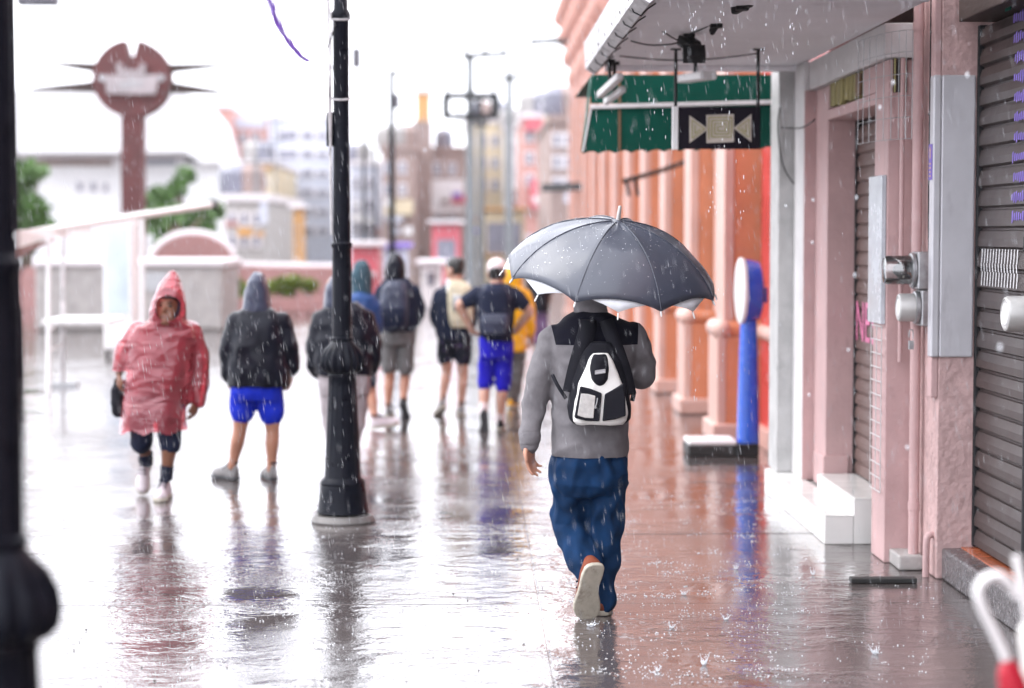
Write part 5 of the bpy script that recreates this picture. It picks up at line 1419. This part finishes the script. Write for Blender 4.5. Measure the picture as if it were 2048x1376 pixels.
b = MB(); b.tube([at(228, 775, RY - .03), at(232, 758, RY - .03), at(240, 757, RY - .03), at(244, 775, RY - .03)], .007, 8, 4); b.build('bag_handle', M['bag_black'], hb, smooth=True)

# ---- black jacket, blue shorts ------------------------------------------------------
Y3 = 13.8
p3, c3, M3 = person('person in a wet black hooded jacket and bright blue shorts walking away', Y3, (514, 585, .04), R(10), [(512, 790, 0, 36), (514, 720, 0, 40), (516, 660, .02, 40), (516, 632, .03, 24)],
    [((470, 645, 0), (456, 705, 0), (464, 752, .02)), ((563, 645, 0), (580, 705, 0), (579, 742, .05))],
    [(V(.15, .05, -1), V(.7, -.6, 0), 1, .55), (V(-.1, .1, -1), V(-.7, -.5, 0), -1, .7)],
    [((488, 790, 0), (480, 860, .02), (465, 932, .05)), ((541, 790, 0), (545, 862, .02), (543, 938, .03))], 'skin_tan', k=.98, vox=.009, base=520)
b = MB(); rows(b, Y3, [(612, 492, 536, .16, .02), (622, 480, 550, .22), (640, 470, 563, .27), (680, 462, 572, .31), (720, 456, 577, .33), (752, 455, 582, .34), (772, 458, 580, .33)], 32)
limbs(b, Y3, [(474, 645, 0, 23), (461, 695, 0, 23), (459, 735, .01, 20), (461, 752, .02, 18)]); limbs(b, Y3, [(560, 645, 0, 23), (574, 695, 0, 23), (580, 730, .03, 18), (580, 742, .05, 16)])
fuse(b, 'jacket', M['black_nylon'], p3, .010, 4, (.016, 6, (1.1, 1, 1)))
b = MB(); rows(b, Y3, [(625, 484, 544, .22, .01), (605, 487, 541, .25, .03), (582, 490, 538, .27, .04), (562, 494, 534, .25, .04), (550, 501, 528, .18, .04), (544, 508, 521, .08, .04)], 28)
fuse(b, 'hood', M['slate_nylon'], p3, .010, 3, (.010, 9, (1.2, 1, .8)), cut=lambda c: c.y > Y3 + .13 and at(0, 612, Y3).z < c.z < at(0, 553, Y3).z)
b = MB(); rows(b, Y3, [(762, 462, 566, .28), (785, 460, 566, .28), (800, 462, 566, .24)]); limbs(b, Y3, [(487, 790, 0, 27), (485, 812, .01, 26), (485, 824, .01, 26)]); limbs(b, Y3, [(540, 790, 0, 27), (542, 814, .01, 26), (543, 827, .01, 26)])
fuse(b, 'shorts', M['royal'], p3, .010, 3, (.008, 8, (1.6, 1, .6)))
low_shoe(p3, Y3, (465, 932, .05), V(-.72, .68, 0), 'shoe_grey', 'sole_dark'); low_shoe(p3, Y3, (543, 938, .03), V(-.35, .93, 0), 'shoe_grey', 'sole_dark')

# ---- walker behind the lamp post ------------------------------------------------------
Y4 = 15.4
p4, c4, M4 = person('person in a black jacket and beige trousers half hidden by the lamp post', Y4, (672, 582, .03), 0, [(688, 770, 0, 34), (688, 700, 0, 36), (686, 650, 0, 36), (682, 625, .02, 22)],
    [((642, 640, 0), (630, 700, 0), (640, 744, .12)), ((732, 640, 0), (748, 690, 0), (735, 740, .12))],
    [(V(.2, .5, -.6), V(.6, -.6, 0), 1, .8), (V(-.2, .5, -.6), V(-.6, -.6, 0), -1, .8)],
    [((668, 775, 0), (664, 835, .03), (672, 890, 0)), ((710, 775, 0), (712, 835, .02), (704, 892, .05))], 'skin_tan', k=.98, vox=.011, base=688)
b = MB(); rows(b, Y4, [(604, 655, 715, .18, .02), (618, 642, 732, .24), (640, 632, 745, .28), (690, 626, 750, .31), (730, 626, 748, .32), (750, 630, 744, .31)], 30)
limbs(b, Y4, [(644, 640, 0, 22), (633, 690, 0, 21), (630, 728, .03, 18), (637, 744, .08, 15)]); limbs(b, Y4, [(730, 640, 0, 22), (744, 690, 0, 20), (744, 725, .03, 17), (736, 742, .08, 15)])
fuse(b, 'jacket', M['black_nylon'], p4, .011, 4, (.016, 6, (1.1, 1, 1)))
b = MB(); rows(b, Y4, [(618, 646, 704, .22, .02), (596, 648, 698, .25, .03), (575, 651, 694, .26, .03), (560, 657, 688, .20, .03), (552, 665, 680, .08, .03)], 24); fuse(b, 'hood', M['slate_nylon'], p4, .011, 3, (.010, 9, (1.2, 1, .8)))
b = MB(); rows(b, Y4, [(740, 636, 742, .27), (770, 637, 741, .27), (790, 640, 738, .24)]); limbs(b, Y4, [(664, 780, 0, 25), (663, 830, .02, 21), (671, 880, 0, 17), (672, 894, 0, 17)]); limbs(b, Y4, [(713, 780, 0, 25), (713, 830, .02, 21), (705, 880, .03, 17), (704, 896, .05, 17)])
fuse(b, 'trousers', M['beige'], p4, .011, 3, (.012, 7, (1.5, 1, .8)))
low_shoe(p4, Y4, (672, 892, 0), V(0, 1, 0), 'shoe_grey'); low_shoe(p4, Y4, (704, 894, .05), V(0, 1, 0), 'shoe_grey')

# ---- blue jacket, pale shoe ------------------------------------------------------------
Y5 = 17.5
p5, c5, M5 = person('person in a teal hood and blue jacket just right of the lamp post', Y5, (722, 552, .03), R(-10), [(722, 720, 0, 28), (722, 670, 0, 30), (722, 620, 0, 30), (722, 595, .02, 18)],
    [((696, 612, 0), (690, 660, 0), (698, 705, .03)), ((746, 612, 0), (752, 655, .05), (738, 690, .18))],
    [(V(0, .1, -1), V(.7, -.6, 0), 1, .6), (V(-.3, .6, .2), V(-.6, -.6, 0), -1, .8)],
    [((710, 725, 0), (708, 785, .03), (706, 838, 0)), ((734, 725, 0), (742, 785, .05), (749, 836, -.08))], 'skin_tan', k=.98, vox=.012, base=728)
b = MB(); rows(b, Y5, [(582, 704, 740, .17, .02), (594, 694, 752, .24), (640, 688, 756, .29), (690, 690, 754, .30), (706, 692, 752, .29)], 28)
limbs(b, Y5, [(698, 612, 0, 18), (692, 655, 0, 17), (697, 698, .02, 13)]); limbs(b, Y5, [(745, 612, 0, 18), (751, 650, .04, 16), (741, 686, .14, 12)])
fuse(b, 'jacket', M['blue_jacket'], p5, .012, 4, (.014, 6, (1.1, 1, 1)))
b = MB(); rows(b, Y5, [(588, 702, 744, .20, .02), (566, 702, 744, .24, .03), (545, 703, 743, .25, .03), (528, 708, 738, .20, .03), (519, 716, 730, .08, .03)], 24); fuse(b, 'hood', M['teal_hood'], p5, .011, 3, (.008, 9, (1, 1, 1)))
b = MB(); rows(b, Y5, [(698, 692, 752, .26), (720, 692, 753, .26), (735, 694, 752, .22)]); limbs(b, Y5, [(709, 728, 0, 16), (709, 765, .02, 15)]); limbs(b, Y5, [(735, 728, 0, 16), (739, 765, .03, 15)]); fuse(b, 'shorts', M['navy'], p5, .012, 3, (.008, 8, (1, 1, 1)))
low_shoe(p5, Y5, (706, 838, 0), V(0, 1, 0), 'shoe_white'); low_shoe(p5, Y5, (752, 838, -.08), V(.9, .35, .12), 'shoe_white', lift=True, up=V(-.1, 0, 1))

# ---- dark jacket, grey shorts, backpack ---------------------------------------------------
def pack(label, Y, rs, m, straps=(), pocket_rows=None, pm=None):
    t = thing('backpack', at((rs[0][1] + rs[0][2]) / 2, rs[-1][0], Y), label, 'backpack')
    b = MB(); rows(b, Y, rs, 24, 3.0); fuse(b, 'pack_body', M[m], t, .010, 3, (.006, 9, (1, 1, 1)))
    if pocket_rows:
        b = MB(); rows(b, Y, pocket_rows, 20, 3.0); fuse(b, 'front_pocket', M[pm or m], t, .010, 3, (.004, 9, (1, 1, 1)))
    for s_ in straps:
        b = MB(); b.tube([at(x, y, yy) for x, y, yy in s_], .016, 8, 4, flat=.4); b.build('shoulder_strap', M[pm or m], t, smooth=True)
    return t
Y6 = 18.6
p6, c6, M6 = person('person in a dark hooded jacket and grey shorts carrying a grey backpack', Y6, (790, 540, .03), 0, [(795, 680, 0, 30), (796, 630, 0, 32), (796, 590, 0, 32), (793, 570, .02, 18)],
    [((762, 585, 0), (752, 630, .05), (775, 655, .2)), ((828, 585, 0), (840, 625, .05), (822, 652, .2))],
    [(V(.5, .6, .1), V(.5, -.6, 0), 1, .8), (V(-.5, .6, .1), V(-.5, -.6, 0), -1, .8)],
    [((781, 690, 0), (779, 755, .03), (776, 812, 0)), ((812, 690, 0), (810, 755, .05), (806, 802, -.08))], 'skin_tan', k=.98, vox=.012, base=795)
b = MB(); rows(b, Y6, [(556, 774, 814, .17, .02), (566, 762, 826, .24), (590, 754, 836, .28), (630, 756, 838, .30), (655, 760, 836, .30), (664, 762, 832, .29)], 28)
limbs(b, Y6, [(766, 585, 0, 17), (757, 620, .04, 16), (766, 648, .14, 13)]); limbs(b, Y6, [(826, 585, 0, 17), (837, 618, .04, 15), (828, 645, .14, 12)])
fuse(b, 'jacket', M['navy'], p6, .012, 4, (.014, 6, (1.1, 1, 1)))
b = MB(); rows(b, Y6, [(566, 772, 810, .20, .02), (545, 769, 812, .24, .03), (525, 772, 810, .24, .03), (511, 779, 802, .17, .03), (506, 786, 796, .07, .03)], 24); fuse(b, 'hood', M['black_nylon'], p6, .011, 3, (.008, 9, (1, 1, 1)))
b = MB(); rows(b, Y6, [(652, 761, 832, .27), (675, 760, 832, .27), (690, 762, 830, .24)]); limbs(b, Y6, [(779, 690, 0, 17.5), (778, 720, .02, 17), (778, 734, .02, 17)]); limbs(b, Y6, [(813, 690, 0, 17.5), (812, 722, .02, 17), (812, 736, .02, 17)]); fuse(b, 'shorts', M['grey_shorts'], p6, .012, 3, (.008, 8, (1.5, 1, .7)))
low_shoe(p6, Y6, (776, 814, 0), V(0, 1, 0), 'shoe_grey'); low_shoe(p6, Y6, (806, 802, -.08), V(.1, .55, -.85), 'shoe_black', 'sole_dark', lift=True, up=V(0, .8, .6))
pack('grey backpack on the walker with grey shorts', Y6 - .18, [(562, 778, 806, .08), (575, 765, 814, .14), (610, 757, 817, .17), (645, 757, 816, .17), (660, 764, 810, .12)], 'grey_shorts' if False else 'slate_nylon', [[(770, 560, Y6 - .05), (765, 590, Y6 - .18)], [(812, 560, Y6 - .05), (815, 590, Y6 - .18)]], [(615, 763, 811, .06, -.10), (635, 761, 812, .09, -.10), (655, 766, 808, .06, -.09)], 'navy')

# ---- patterned shorts, cream backpack --------------------------------------------------------
Y7 = 18.8
p7, c7, M7 = person('person with black hair and purple printed shorts beside the cap wearer', Y7, (910, 540, .02), R(55), [(906, 680, 0, 28), (906, 640, 0, 30), (908, 598, 0, 28), (910, 572, .01, 17)],
    [((880, 590, 0), (872, 635, .0), (885, 660, .15)), ((935, 590, 0), (944, 632, 0), (936, 668, .05))],
    [(V(.4, .6, 0), V(.5, -.6, 0), 1, .8), (V(-.1, .1, -1), V(-.5, -.6, 0), -1, .7)],
    [((893, 690, 0), (893, 745, .02), (884, 800, -.05)), ((924, 690, 0), (926, 750, .03), (922, 812, 0))], 'skin_pale', k=.96, vox=.012, base=906, hairm='hair')
b = MB(); rows(b, Y7, [(566, 892, 930, .16, .01), (576, 880, 938, .23), (600, 869, 945, .27), (640, 867, 943, .29), (668, 872, 942, .29), (678, 876, 940, .28)], 28)
limbs(b, Y7, [(882, 590, 0, 16), (873, 630, 0, 15), (880, 655, .1, 12)]); limbs(b, Y7, [(934, 590, 0, 15), (942, 630, 0, 14), (938, 658, .03, 11)])
fuse(b, 'jacket', M['navy'], p7, .012, 4, (.014, 6, (1.1, 1, 1)))
b = MB(); rows(b, Y7, [(572, 898, 932, .18, .0), (560, 903, 934, .14, -.04)], 20); fuse(b, 'lowered_hood', M['black_nylon'], p7, .011, 2)
b = MB(); rows(b, Y7, [(655, 875, 944, .27), (680, 874, 945, .27), (692, 876, 944, .24)]); limbs(b, Y7, [(890, 690, 0, 17.5), (890, 705, .01, 17.5), (890, 716, .01, 17)]); limbs(b, Y7, [(926, 690, 0, 17.5), (927, 706, .01, 17.5), (927, 718, .01, 17)]); fuse(b, 'shorts', M['pattern'], p7, .012, 3, (.008, 8, (1.4, 1, .7)))
low_shoe(p7, Y7, (884, 802, -.05), V(-.25, .8, -.35), 'shoe_grey', lift=True, up=V(0, .4, .9)); low_shoe(p7, Y7, (922, 814, 0), V(-.1, 1, 0), 'shoe_grey')
pack('cream canvas backpack on the walker with printed shorts', Y7 - .17, [(560, 900, 926, .07), (575, 895, 944, .14), (605, 895, 946, .17), (640, 898, 946, .17), (655, 902, 940, .12)], 'cream_cloth', [[(896, 558, Y7 - .05), (897, 585, Y7 - .17)], [(936, 560, Y7 - .05), (938, 585, Y7 - .17)]], [(590, 905, 934, .06, -.08), (606, 904, 936, .08, -.08), (622, 906, 934, .06, -.08)], 'zinc')

# ---- cap, navy tee, blue shorts, hands on hips -------------------------------------------------
Y8 = 17.35
p8, c8, M8 = person('person in a pale cap and navy shirt with hands on hips and blue shorts', Y8, (994, 548, .03), R(-5), [(990, 690, 0, 30), (990, 640, 0, 33), (992, 600, 0, 33), (993, 578, .02, 18)],
    [((955, 590, 0), (918, 610, -.02), (946, 664, .04)), ((1030, 592, 0), (1060, 622, -.02), (1030, 664, .04))],
    [(V(.6, .5, -.3), V(.3, .3, .6), 1, .7), (V(-.6, .5, -.3), V(-.3, .3, .6), -1, .7)],
    [((973, 700, 0), (970, 775, .03), (967, 826, -.08)), ((1008, 700, 0), (1004, 775, .02), (1000, 844, .03))], 'skin_pale', k=1.0, vox=.011, base=998, hairm='hair')
b = MB(); rows(b, Y8, [(566, 972, 1016, .17, .02), (574, 960, 1026, .23), (592, 948, 1038, .27), (630, 956, 1030, .29), (665, 958, 1026, .29), (682, 958, 1026, .28)], 28)
limbs(b, Y8, [(956, 588, 0, 17), (946, 595, -.01, 17), (934, 602, -.01, 15.5)]); limbs(b, Y8, [(1028, 590, 0, 17), (1038, 600, -.01, 17), (1046, 609, -.01, 15.5)])
fuse(b, 'shirt', M['navy'], p8, .011, 4, (.012, 7, (1.1, 1, 1)))
b = MB(); rows(b, Y8, [(672, 958, 1026, .27), (700, 957, 1027, .27), (716, 958, 1026, .24)]); limbs(b, Y8, [(973, 712, 0, 17), (971, 745, .02, 16.5), (970, 768, .02, 16)]); limbs(b, Y8, [(1009, 712, 0, 17.5), (1007, 748, .02, 17), (1006, 773, .02, 16)]); fuse(b, 'shorts', M['royal_dark'], p8, .011, 3, (.010, 8, (1.6, 1, .6)))
low_shoe(p8, Y8, (967, 828, -.08), V(-.05, .25, -.97), 'shoe_black', 'sole_dark', lift=True, up=V(0, .95, .25)); low_shoe(p8, Y8, (1000, 846, .03), V(.05, 1, 0), 'shoe_black', 'sole_cream')
b = MB(); R_ = []
for z, w, f, bk in HEAD[4:]:
    R_.append([c8 + M8 @ V(w * 1.12 * math.cos(a), (f + bk) / 2 + (f - bk) / 2 * 1.12 * math.sin(a), z * 1.1 + .012) for a in [2 * math.pi * q / 24 for q in range(24)]])
b.rings(R_); b.prism([c8 + M8 @ V(.07 * math.cos(a), .08 + .09 * math.sin(a), .03) for a in [math.pi * q / 10 for q in range(11)]], M8 @ V(0, 0, .008))
fuse(b, 'cap', M['cap_white'], p8, .008, 2)
b = MB(); b.tube([at(966, 828, Y8 - .08), at(967, 806, Y8 - .06)], .042, 12); b.build('sock', M['cap_white'], p8, smooth=True)
b = MB(); b.tube([at(1000, 848, Y8 + .03), at(1001, 828, Y8 + .03)], .042, 12); b.build('sock', M['cap_white'], p8, smooth=True)
pack('dark navy backpack on the cap wearer', Y8 - .19, [(572, 975, 1005, .08), (584, 962, 1018, .15), (620, 957, 1022, .18), (655, 956, 1022, .18), (676, 962, 1016, .13)], 'navy', [[(972, 568, Y8 - .05), (966, 600, Y8 - .18)], [(1014, 568, Y8 - .05), (1018, 600, Y8 - .18)]], [(628, 964, 1016, .05, -.10), (645, 962, 1018, .08, -.10), (668, 966, 1012, .06, -.09)], 'slate_nylon')

# ---- yellow raincoat ---------------------------------------------------------------------------
Y9 = 19.6
p9, c9, M9 = person('person in a bright yellow hooded raincoat behind the cap wearer', Y9, (1024, 552, .02), 0, [(1030, 690, 0, 26), (1030, 640, 0, 28), (1028, 600, 0, 28), (1026, 575, .01, 17)],
    [((1004, 592, 0), (1000, 640, 0), (1010, 680, .05)), ((1050, 592, 0), (1060, 635, 0), (1062, 668, .03))],
    [(V(0, .1, -1), V(.6, -.6, 0), 1, .7), (V(0, .1, -1), V(-.6, -.6, 0), -1, .7)],
    [((1020, 695, 0), (1018, 750, .03), (1020, 800, 0)), ((1040, 695, 0), (1036, 750, .03), (1030, 802, .1))], 'skin_tan', k=.96, vox=.013, base=1028)
b = MB(); rows(b, Y9, [(568, 1006, 1042, .18, .01), (580, 998, 1052, .25), (610, 994, 1058, .30), (660, 994, 1056, .32), (702, 996, 1052, .33)], 28)
limbs(b, Y9, [(1006, 592, 0, 16), (1001, 635, 0, 15), (1007, 668, .03, 12)]); limbs(b, Y9, [(1048, 592, 0, 16), (1058, 632, 0, 15), (1061, 664, .02, 12)])
rows(b, Y9, [(574, 1004, 1046, .22, .01), (552, 1004, 1044, .25, .02), (535, 1008, 1040, .22, .02), (524, 1017, 1032, .12, .02)], 24)
fuse(b, 'raincoat', M['yellow'], p9, .012, 4, (.016, 6, (1.3, 1, .8)))
b = MB(); rows(b, Y9, [(690, 1004, 1052, .24), (710, 1004, 1052, .24)]); limbs(b, Y9, [(1018, 705, 0, 13), (1018, 755, .02, 11), (1020, 800, 0, 10)]); limbs(b, Y9, [(1040, 705, 0, 13), (1036, 755, .02, 11), (1030, 802, .08, 10)]); fuse(b, 'trousers', M['grey_shorts'], p9, .012, 3, (.008, 8, (1, 1, 1)))
low_shoe(p9, Y9, (1020, 802, 0), V(0, 1, 0), 'yellow'); low_shoe(p9, Y9, (1030, 804, .1), V(0, 1, 0), 'yellow')
# ---- far dark walker under the umbrella's left edge ----------------------------------------------
YA = 30.0
pA, cA, MA = person('far dark clothed walker glimpsed below the left umbrella edge', YA, (1080, 500, .02), 0, [(1081, 600, 0, 19), (1081, 560, 0, 20), (1080, 530, 0, 20), (1080, 518, .01, 12)],
    [((1064, 530, 0), (1061, 560, 0), (1064, 592, .03)), ((1097, 530, 0), (1101, 560, 0), (1098, 592, .03))],
    [(V(0, .1, -1), V(.6, -.6, 0), 1, .7), (V(0, .1, -1), V(-.6, -.6, 0), -1, .7)],
    [((1074, 605, 0), (1074, 645, .03), (1072, 688, 0)), ((1088, 605, 0), (1088, 645, .03), (1090, 686, .1))], 'skin_tan', k=1.0, vox=.015, base=1081, hairm='hair')
b = MB(); rows(b, YA, [(512, 1068, 1092, .18, .01), (522, 1060, 1100, .25), (560, 1059, 1102, .30), (600, 1062, 1100, .32), (625, 1064, 1098, .30)], 24); limbs(b, YA, [(1065, 530, 0, 10), (1061, 560, 0, 9.5), (1064, 588, .03, 8)]); limbs(b, YA, [(1096, 530, 0, 10), (1100, 560, 0, 9.5), (1098, 588, .03, 8)])
fuse(b, 'jacket', M['black_nylon'], pA, .015, 4, (.016, 6, (1, 1, 1)))
M['mauve'] = cloth('mauve_trouser', (0.16, 0.10, 0.20), .8)
b = MB(); rows(b, YA, [(612, 1065, 1098, .26), (630, 1066, 1097, .24)]); limbs(b, YA, [(1074, 625, 0, 9), (1073, 655, .02, 8), (1072, 686, 0, 7)]); limbs(b, YA, [(1089, 625, 0, 9), (1089, 655, .02, 8), (1090, 684, .08, 7)]); fuse(b, 'trousers', M['mauve'], pA, .014, 3)
low_shoe(pA, YA, (1072, 688, 0), V(0, 1, 0), 'shoe_black'); low_shoe(pA, YA, (1090, 686, .1), V(0, 1, 0), 'shoe_black')

# ------------------------------------------------------------------ folded red umbrella close to the camera
fu = thing('folded_umbrella', V(1.10, 4.1, 0), 'folded red umbrella with a white crook handle at the lower right corner', 'umbrella')
FU = 4.1
def fp(x, y): return at(x, y, FU)
b = MB(); b.tube([fp(2034, 1196), fp(2022, 1172), fp(1996, 1152), fp(1968, 1160), fp(1956, 1184), fp(1964, 1215), fp(1984, 1256), fp(2004, 1298), fp(2012, 1318)], [.009, .0105, .011, .011, .011, .0105, .010, .010, .011], 14, 5); b.build('crook_handle', M['white_metal'], fu, smooth=True)
tip = V(1.30, 4.15, 0.0); topc = fp(2014, 1322); ax_ = (tip - topc)
b = MB(); b.cyl(topc, tip, .006, seg=10); b.build('shaft', M['zinc'], fu, smooth=True)
b = MB(); b.tube([topc, topc + ax_ * .05, topc + ax_ * .2, topc + ax_ * .5, topc + ax_ * .85, topc + ax_ * .95], [.014, .030, .045, .040, .022, .009], 18, 3)
M['red_cloth'] = cloth('wet_red_nylon', (0.42, 0.012, 0.03), .35, .15, .3)
fuse(b, 'folded_canopy', M['red_cloth'], fu, .006, 2, (.008, 14, (1.5, 1.5, .3)))
fu2 = thing('folded_umbrella', V(1.22, 4.3, 0), 'second white umbrella stick at the right edge above the red one', 'umbrella')
b = MB(); b.tube([at(2032, 1112, 4.3), at(2040, 1150, 4.3), at(2062, 1290, 4.3), V(1.36, 4.4, 0)], [.010, .011, .010, .008], 14, 3); b.build('stick', M['white_metal'], fu2, smooth=True)
b = MB(); b.tube([at(2054, 1240, 4.3), at(2075, 1340, 4.32), V(1.36, 4.4, .12)], [.014, .035, .012], 14, 4); fuse(b, 'folded_canopy', M['white_cloth'], fu2, .006, 2, (.006, 14, (1.5, 1.5, .3)))

# ------------------------------------------------------------------ rain, splashes, haze
def rain_mat():
    m, nt, b = new_mat('falling_rain')
    N, L = nt.nodes, nt.links
    b.inputs['Base Color'].default_value = (0.85, 0.88, 0.92, 1); b.inputs['Roughness'].default_value = 0.15
    b.inputs['Alpha'].default_value = 0.5
    return m
M['rain'] = rain_mat()
rv, rf = [], []
def drop(p, L, r, lean):
    o = len(rv); d = V(lean, 0.02, -1).normalized(); s = d.cross(V(0, 1, 0)).normalized(); u = s.cross(d)
    rv.append(p - d * L / 2); rv.append(p + d * L / 2)
    for a in range(4): rv.append(p + d * L * .12 + (s * math.cos(a * math.pi / 2) + u * math.sin(a * math.pi / 2)) * r)
    for a in range(4):
        k2 = (a + 1) % 4; rf.append((o, o + 2 + a, o + 2 + k2)); rf.append((o + 1, o + 2 + k2, o + 2 + a))
for _ in range(16000):
    Y = 5.6 + 11.5 * random.random() ** .75
    px, py = random.uniform(-40, 2090), random.uniform(-40, 1330)
    p = at(px, py, Y)
    if p.z < .05 or p.x > 2.1: continue
    if p.x > .75 and 9.0 < p.y < 13 and p.z < 2.7 and random.random() < .75: continue
    drop(p, random.uniform(.016, .055), random.uniform(.0004, .0007), random.uniform(.10, .20))
me = bpy.data.meshes.new('rain'); me.from_pydata([tuple(v) for v in rv], [], rf); me.update()
tag(obj('rain', me, M['rain']), 'falling raindrops filling the air over the promenade', 'rain', kind='stuff')
# heavier drips falling from the canopy
rv, rf = [], []
b = MB()
for px, py, Y, r in [(1935, 150, 6.0, .0045), (1787, 165, 6.4, .004), (1760, 215, 6.6, .004), (1713, 395, 6.4, .0035), (1710, 550, 6.2, .0035), (2000, 695, 5.2, .005), (1625, 485, 6.8, .003), (1626, 400, 6.8, .003), (1618, 790, 6.6, .003),
                     (1697, 700, 6.4, .003), (1815, 895, 6.0, .004), (1572, 412, 7.0, .003), (1560, 650, 7.0, .002), (850, 300, 6.0, .003)]:
    b.ball(at(px, py, Y), r, r, r * 2.0, 8)
for col_x, y0, y1 in ((1588, 0, 112), (1446, 0, 100), (1530, 40, 150), (1384, 10, 60), (1300, 120, 290), (1330, 60, 300), (1450, 130, 300), (1480, 280, 470), (1425, 300, 480), (1440, 575, 780), (1385, 690, 800)):
    for q in range(9):
        px = col_x + random.uniform(-9, 9); py = random.uniform(y0, y1); b.ball(at(px, py, random.uniform(8.0, 9.3)), .0015, .0015, random.uniform(.004, .010), 6)
M['drip'] = rain_mat(); M['drip'].name = 'dripping_water'; M['drip'].node_tree.nodes['Principled BSDF'].inputs['Alpha'].default_value = .7
tag(b.build('drips', M['drip'], smooth=True), 'heavy drips falling from the canopy edge', 'rain', kind='stuff')
def splash(px, py, r, h, label):
    r *= random.uniform(.4, .7); h *= random.uniform(.55, .8)
    c = gnd(px, py); t = thing('water_splash', c, label, 'splash', 'raindrop splashes on the wet paving')
    b = MB(); R_ = []
    for i in range(5):
        u = i / 4; R_.append([c + V(math.cos(a) * r * (.75 + .35 * u), math.sin(a) * r * (.75 + .35 * u), .001 + h * .16 * u * (1 + .5 * math.sin(a * 5 + px))) for a in [2 * math.pi * q / 26 for q in range(26)]])
    b.rings(R_, cap=False); o = b.build('crown', M['drip'], t, smooth=True); md = o.modifiers.new('s', 'SOLIDIFY'); md.thickness = .0015
    b = MB()
    for q in range(14):
        a = 2 * math.pi * q / 14 + random.random(); e = random.uniform(.6, 1.0)
        p0 = c + V(math.cos(a) * r, math.sin(a) * r, h * .2); e = random.choice((.15, .3, .5, 1.0)) * random.uniform(.7, 1.2); p1 = p0 + V(math.cos(a) * r * 1.1 * e, math.sin(a) * r * 1.1 * e, h * .8 * e)
        b.tube([p0, p0.lerp(p1, .5) + V(0, 0, h * .08), p1], [.0020, .0011, .0007], 5)
        for _ in range(2): b.ball(p1 + V(random.gauss(0, r * .5), random.gauss(0, r * .5), random.uniform(-.3, .5) * h), random.uniform(.0009, .0018), seg=6)
    b.build('jets', M['drip'], t, smooth=True)['kind'] = 'stuff'
splash(1408, 1330, .022, .075, 'tallest crown splash on the paving at the bottom right')
splash(1452, 1240, .018, .05, 'splash right of the man, above the tallest crown splash')
splash(1750, 1308, .018, .045, 'splash near the folded umbrella below the dark plank')
splash(1472, 1138, .018, .045, 'splash in the blue reflection of the weighing machine')
splash(1626, 1150, .018, .045, 'splash left of the dark plank before the tiled steps')
splash(1182, 1252, .025, .03, 'splash thrown up under the lifted shoe')
splash(1344, 1256, .014, .03, 'small splash midway between lifted shoe and weighing machine reflection')
splash(1368, 1190, .014, .03, 'small splash above the one beside the planted shoe')
splash(1315, 1343, .012, .025, 'small splash left of the tallest crown splash')
b = MB()
for _ in range(900):
    px, py = random.uniform(60, 1880), 990 + 380 * random.random()
    c = gnd(px, py); 
    if c.x > 2.2: continue
    rr = random.uniform(.0012, .0032)
    for q in range(random.choice((1, 1, 2, 3))):
        b.lathe(c + V(random.gauss(0, .012), random.gauss(0, .012), 0.0005), [(rr, 0), (rr * .9, rr * .6), (rr * .2, rr * 1.2)], 6)
for _ in range(150):
    px, py = random.uniform(1130, 1620), 985 + 380 * random.random() ** 1.2
    c0 = gnd(px, py); wx = random.uniform(.015, .06)
    if c0.x > 1.9: continue
    for q in range(random.randint(5, 14)):
        rr = random.uniform(.0008, .0024); c = c0 + V(random.gauss(0, wx), random.gauss(0, .012), random.choice((0.0005, 0.0005, random.uniform(0, .018))))
        b.ball(c, rr * random.uniform(1, 2), rr, rr, 6)
tag(b.build('splash_droplets', M['drip'], smooth=True), 'tiny splash droplets and bubbles scattered over wet paving', 'splash', kind='stuff')
# little dark leaves and grit on the left paving
b = MB()
for _ in range(34):
    c = gnd(random.uniform(60, 1150), 1040 + 330 * random.random()); a = random.uniform(0, 6.28); s_ = random.uniform(.002, .005)
    b.obox(c + V(0, 0, .002), V(math.cos(a), math.sin(a), 0) * s_, V(-math.sin(a), math.cos(a), 0) * s_ * .5, V(0, 0, .002))
tag(b.build('leaf_litter', M['dark_wood']), 'scattered bits of dark leaf litter on the wet plaza', 'litter', kind='stuff')

hz_ = MB(); hz_.box(-308, 308, -45, 415, -1.6, 13.5)
hm = bpy.data.materials.new('rain_haze'); hm.use_nodes = True
N, L = hm.node_tree.nodes, hm.node_tree.links
N.remove(N['Principled BSDF'])
pv = N.new('ShaderNodeVolumePrincipled'); pv.inputs['Color'].default_value = (0.96, 0.97, 1.0, 1); pv.inputs['Density'].default_value = 0.00028; pv.inputs['Anisotropy'].default_value = 0.0
L.new(pv.outputs[0], N['Material Output'].inputs['Volume'])
hzo = tag(hz_.build('haze', hm), 'pale rain haze over the whole street', 'haze', kind='stuff')
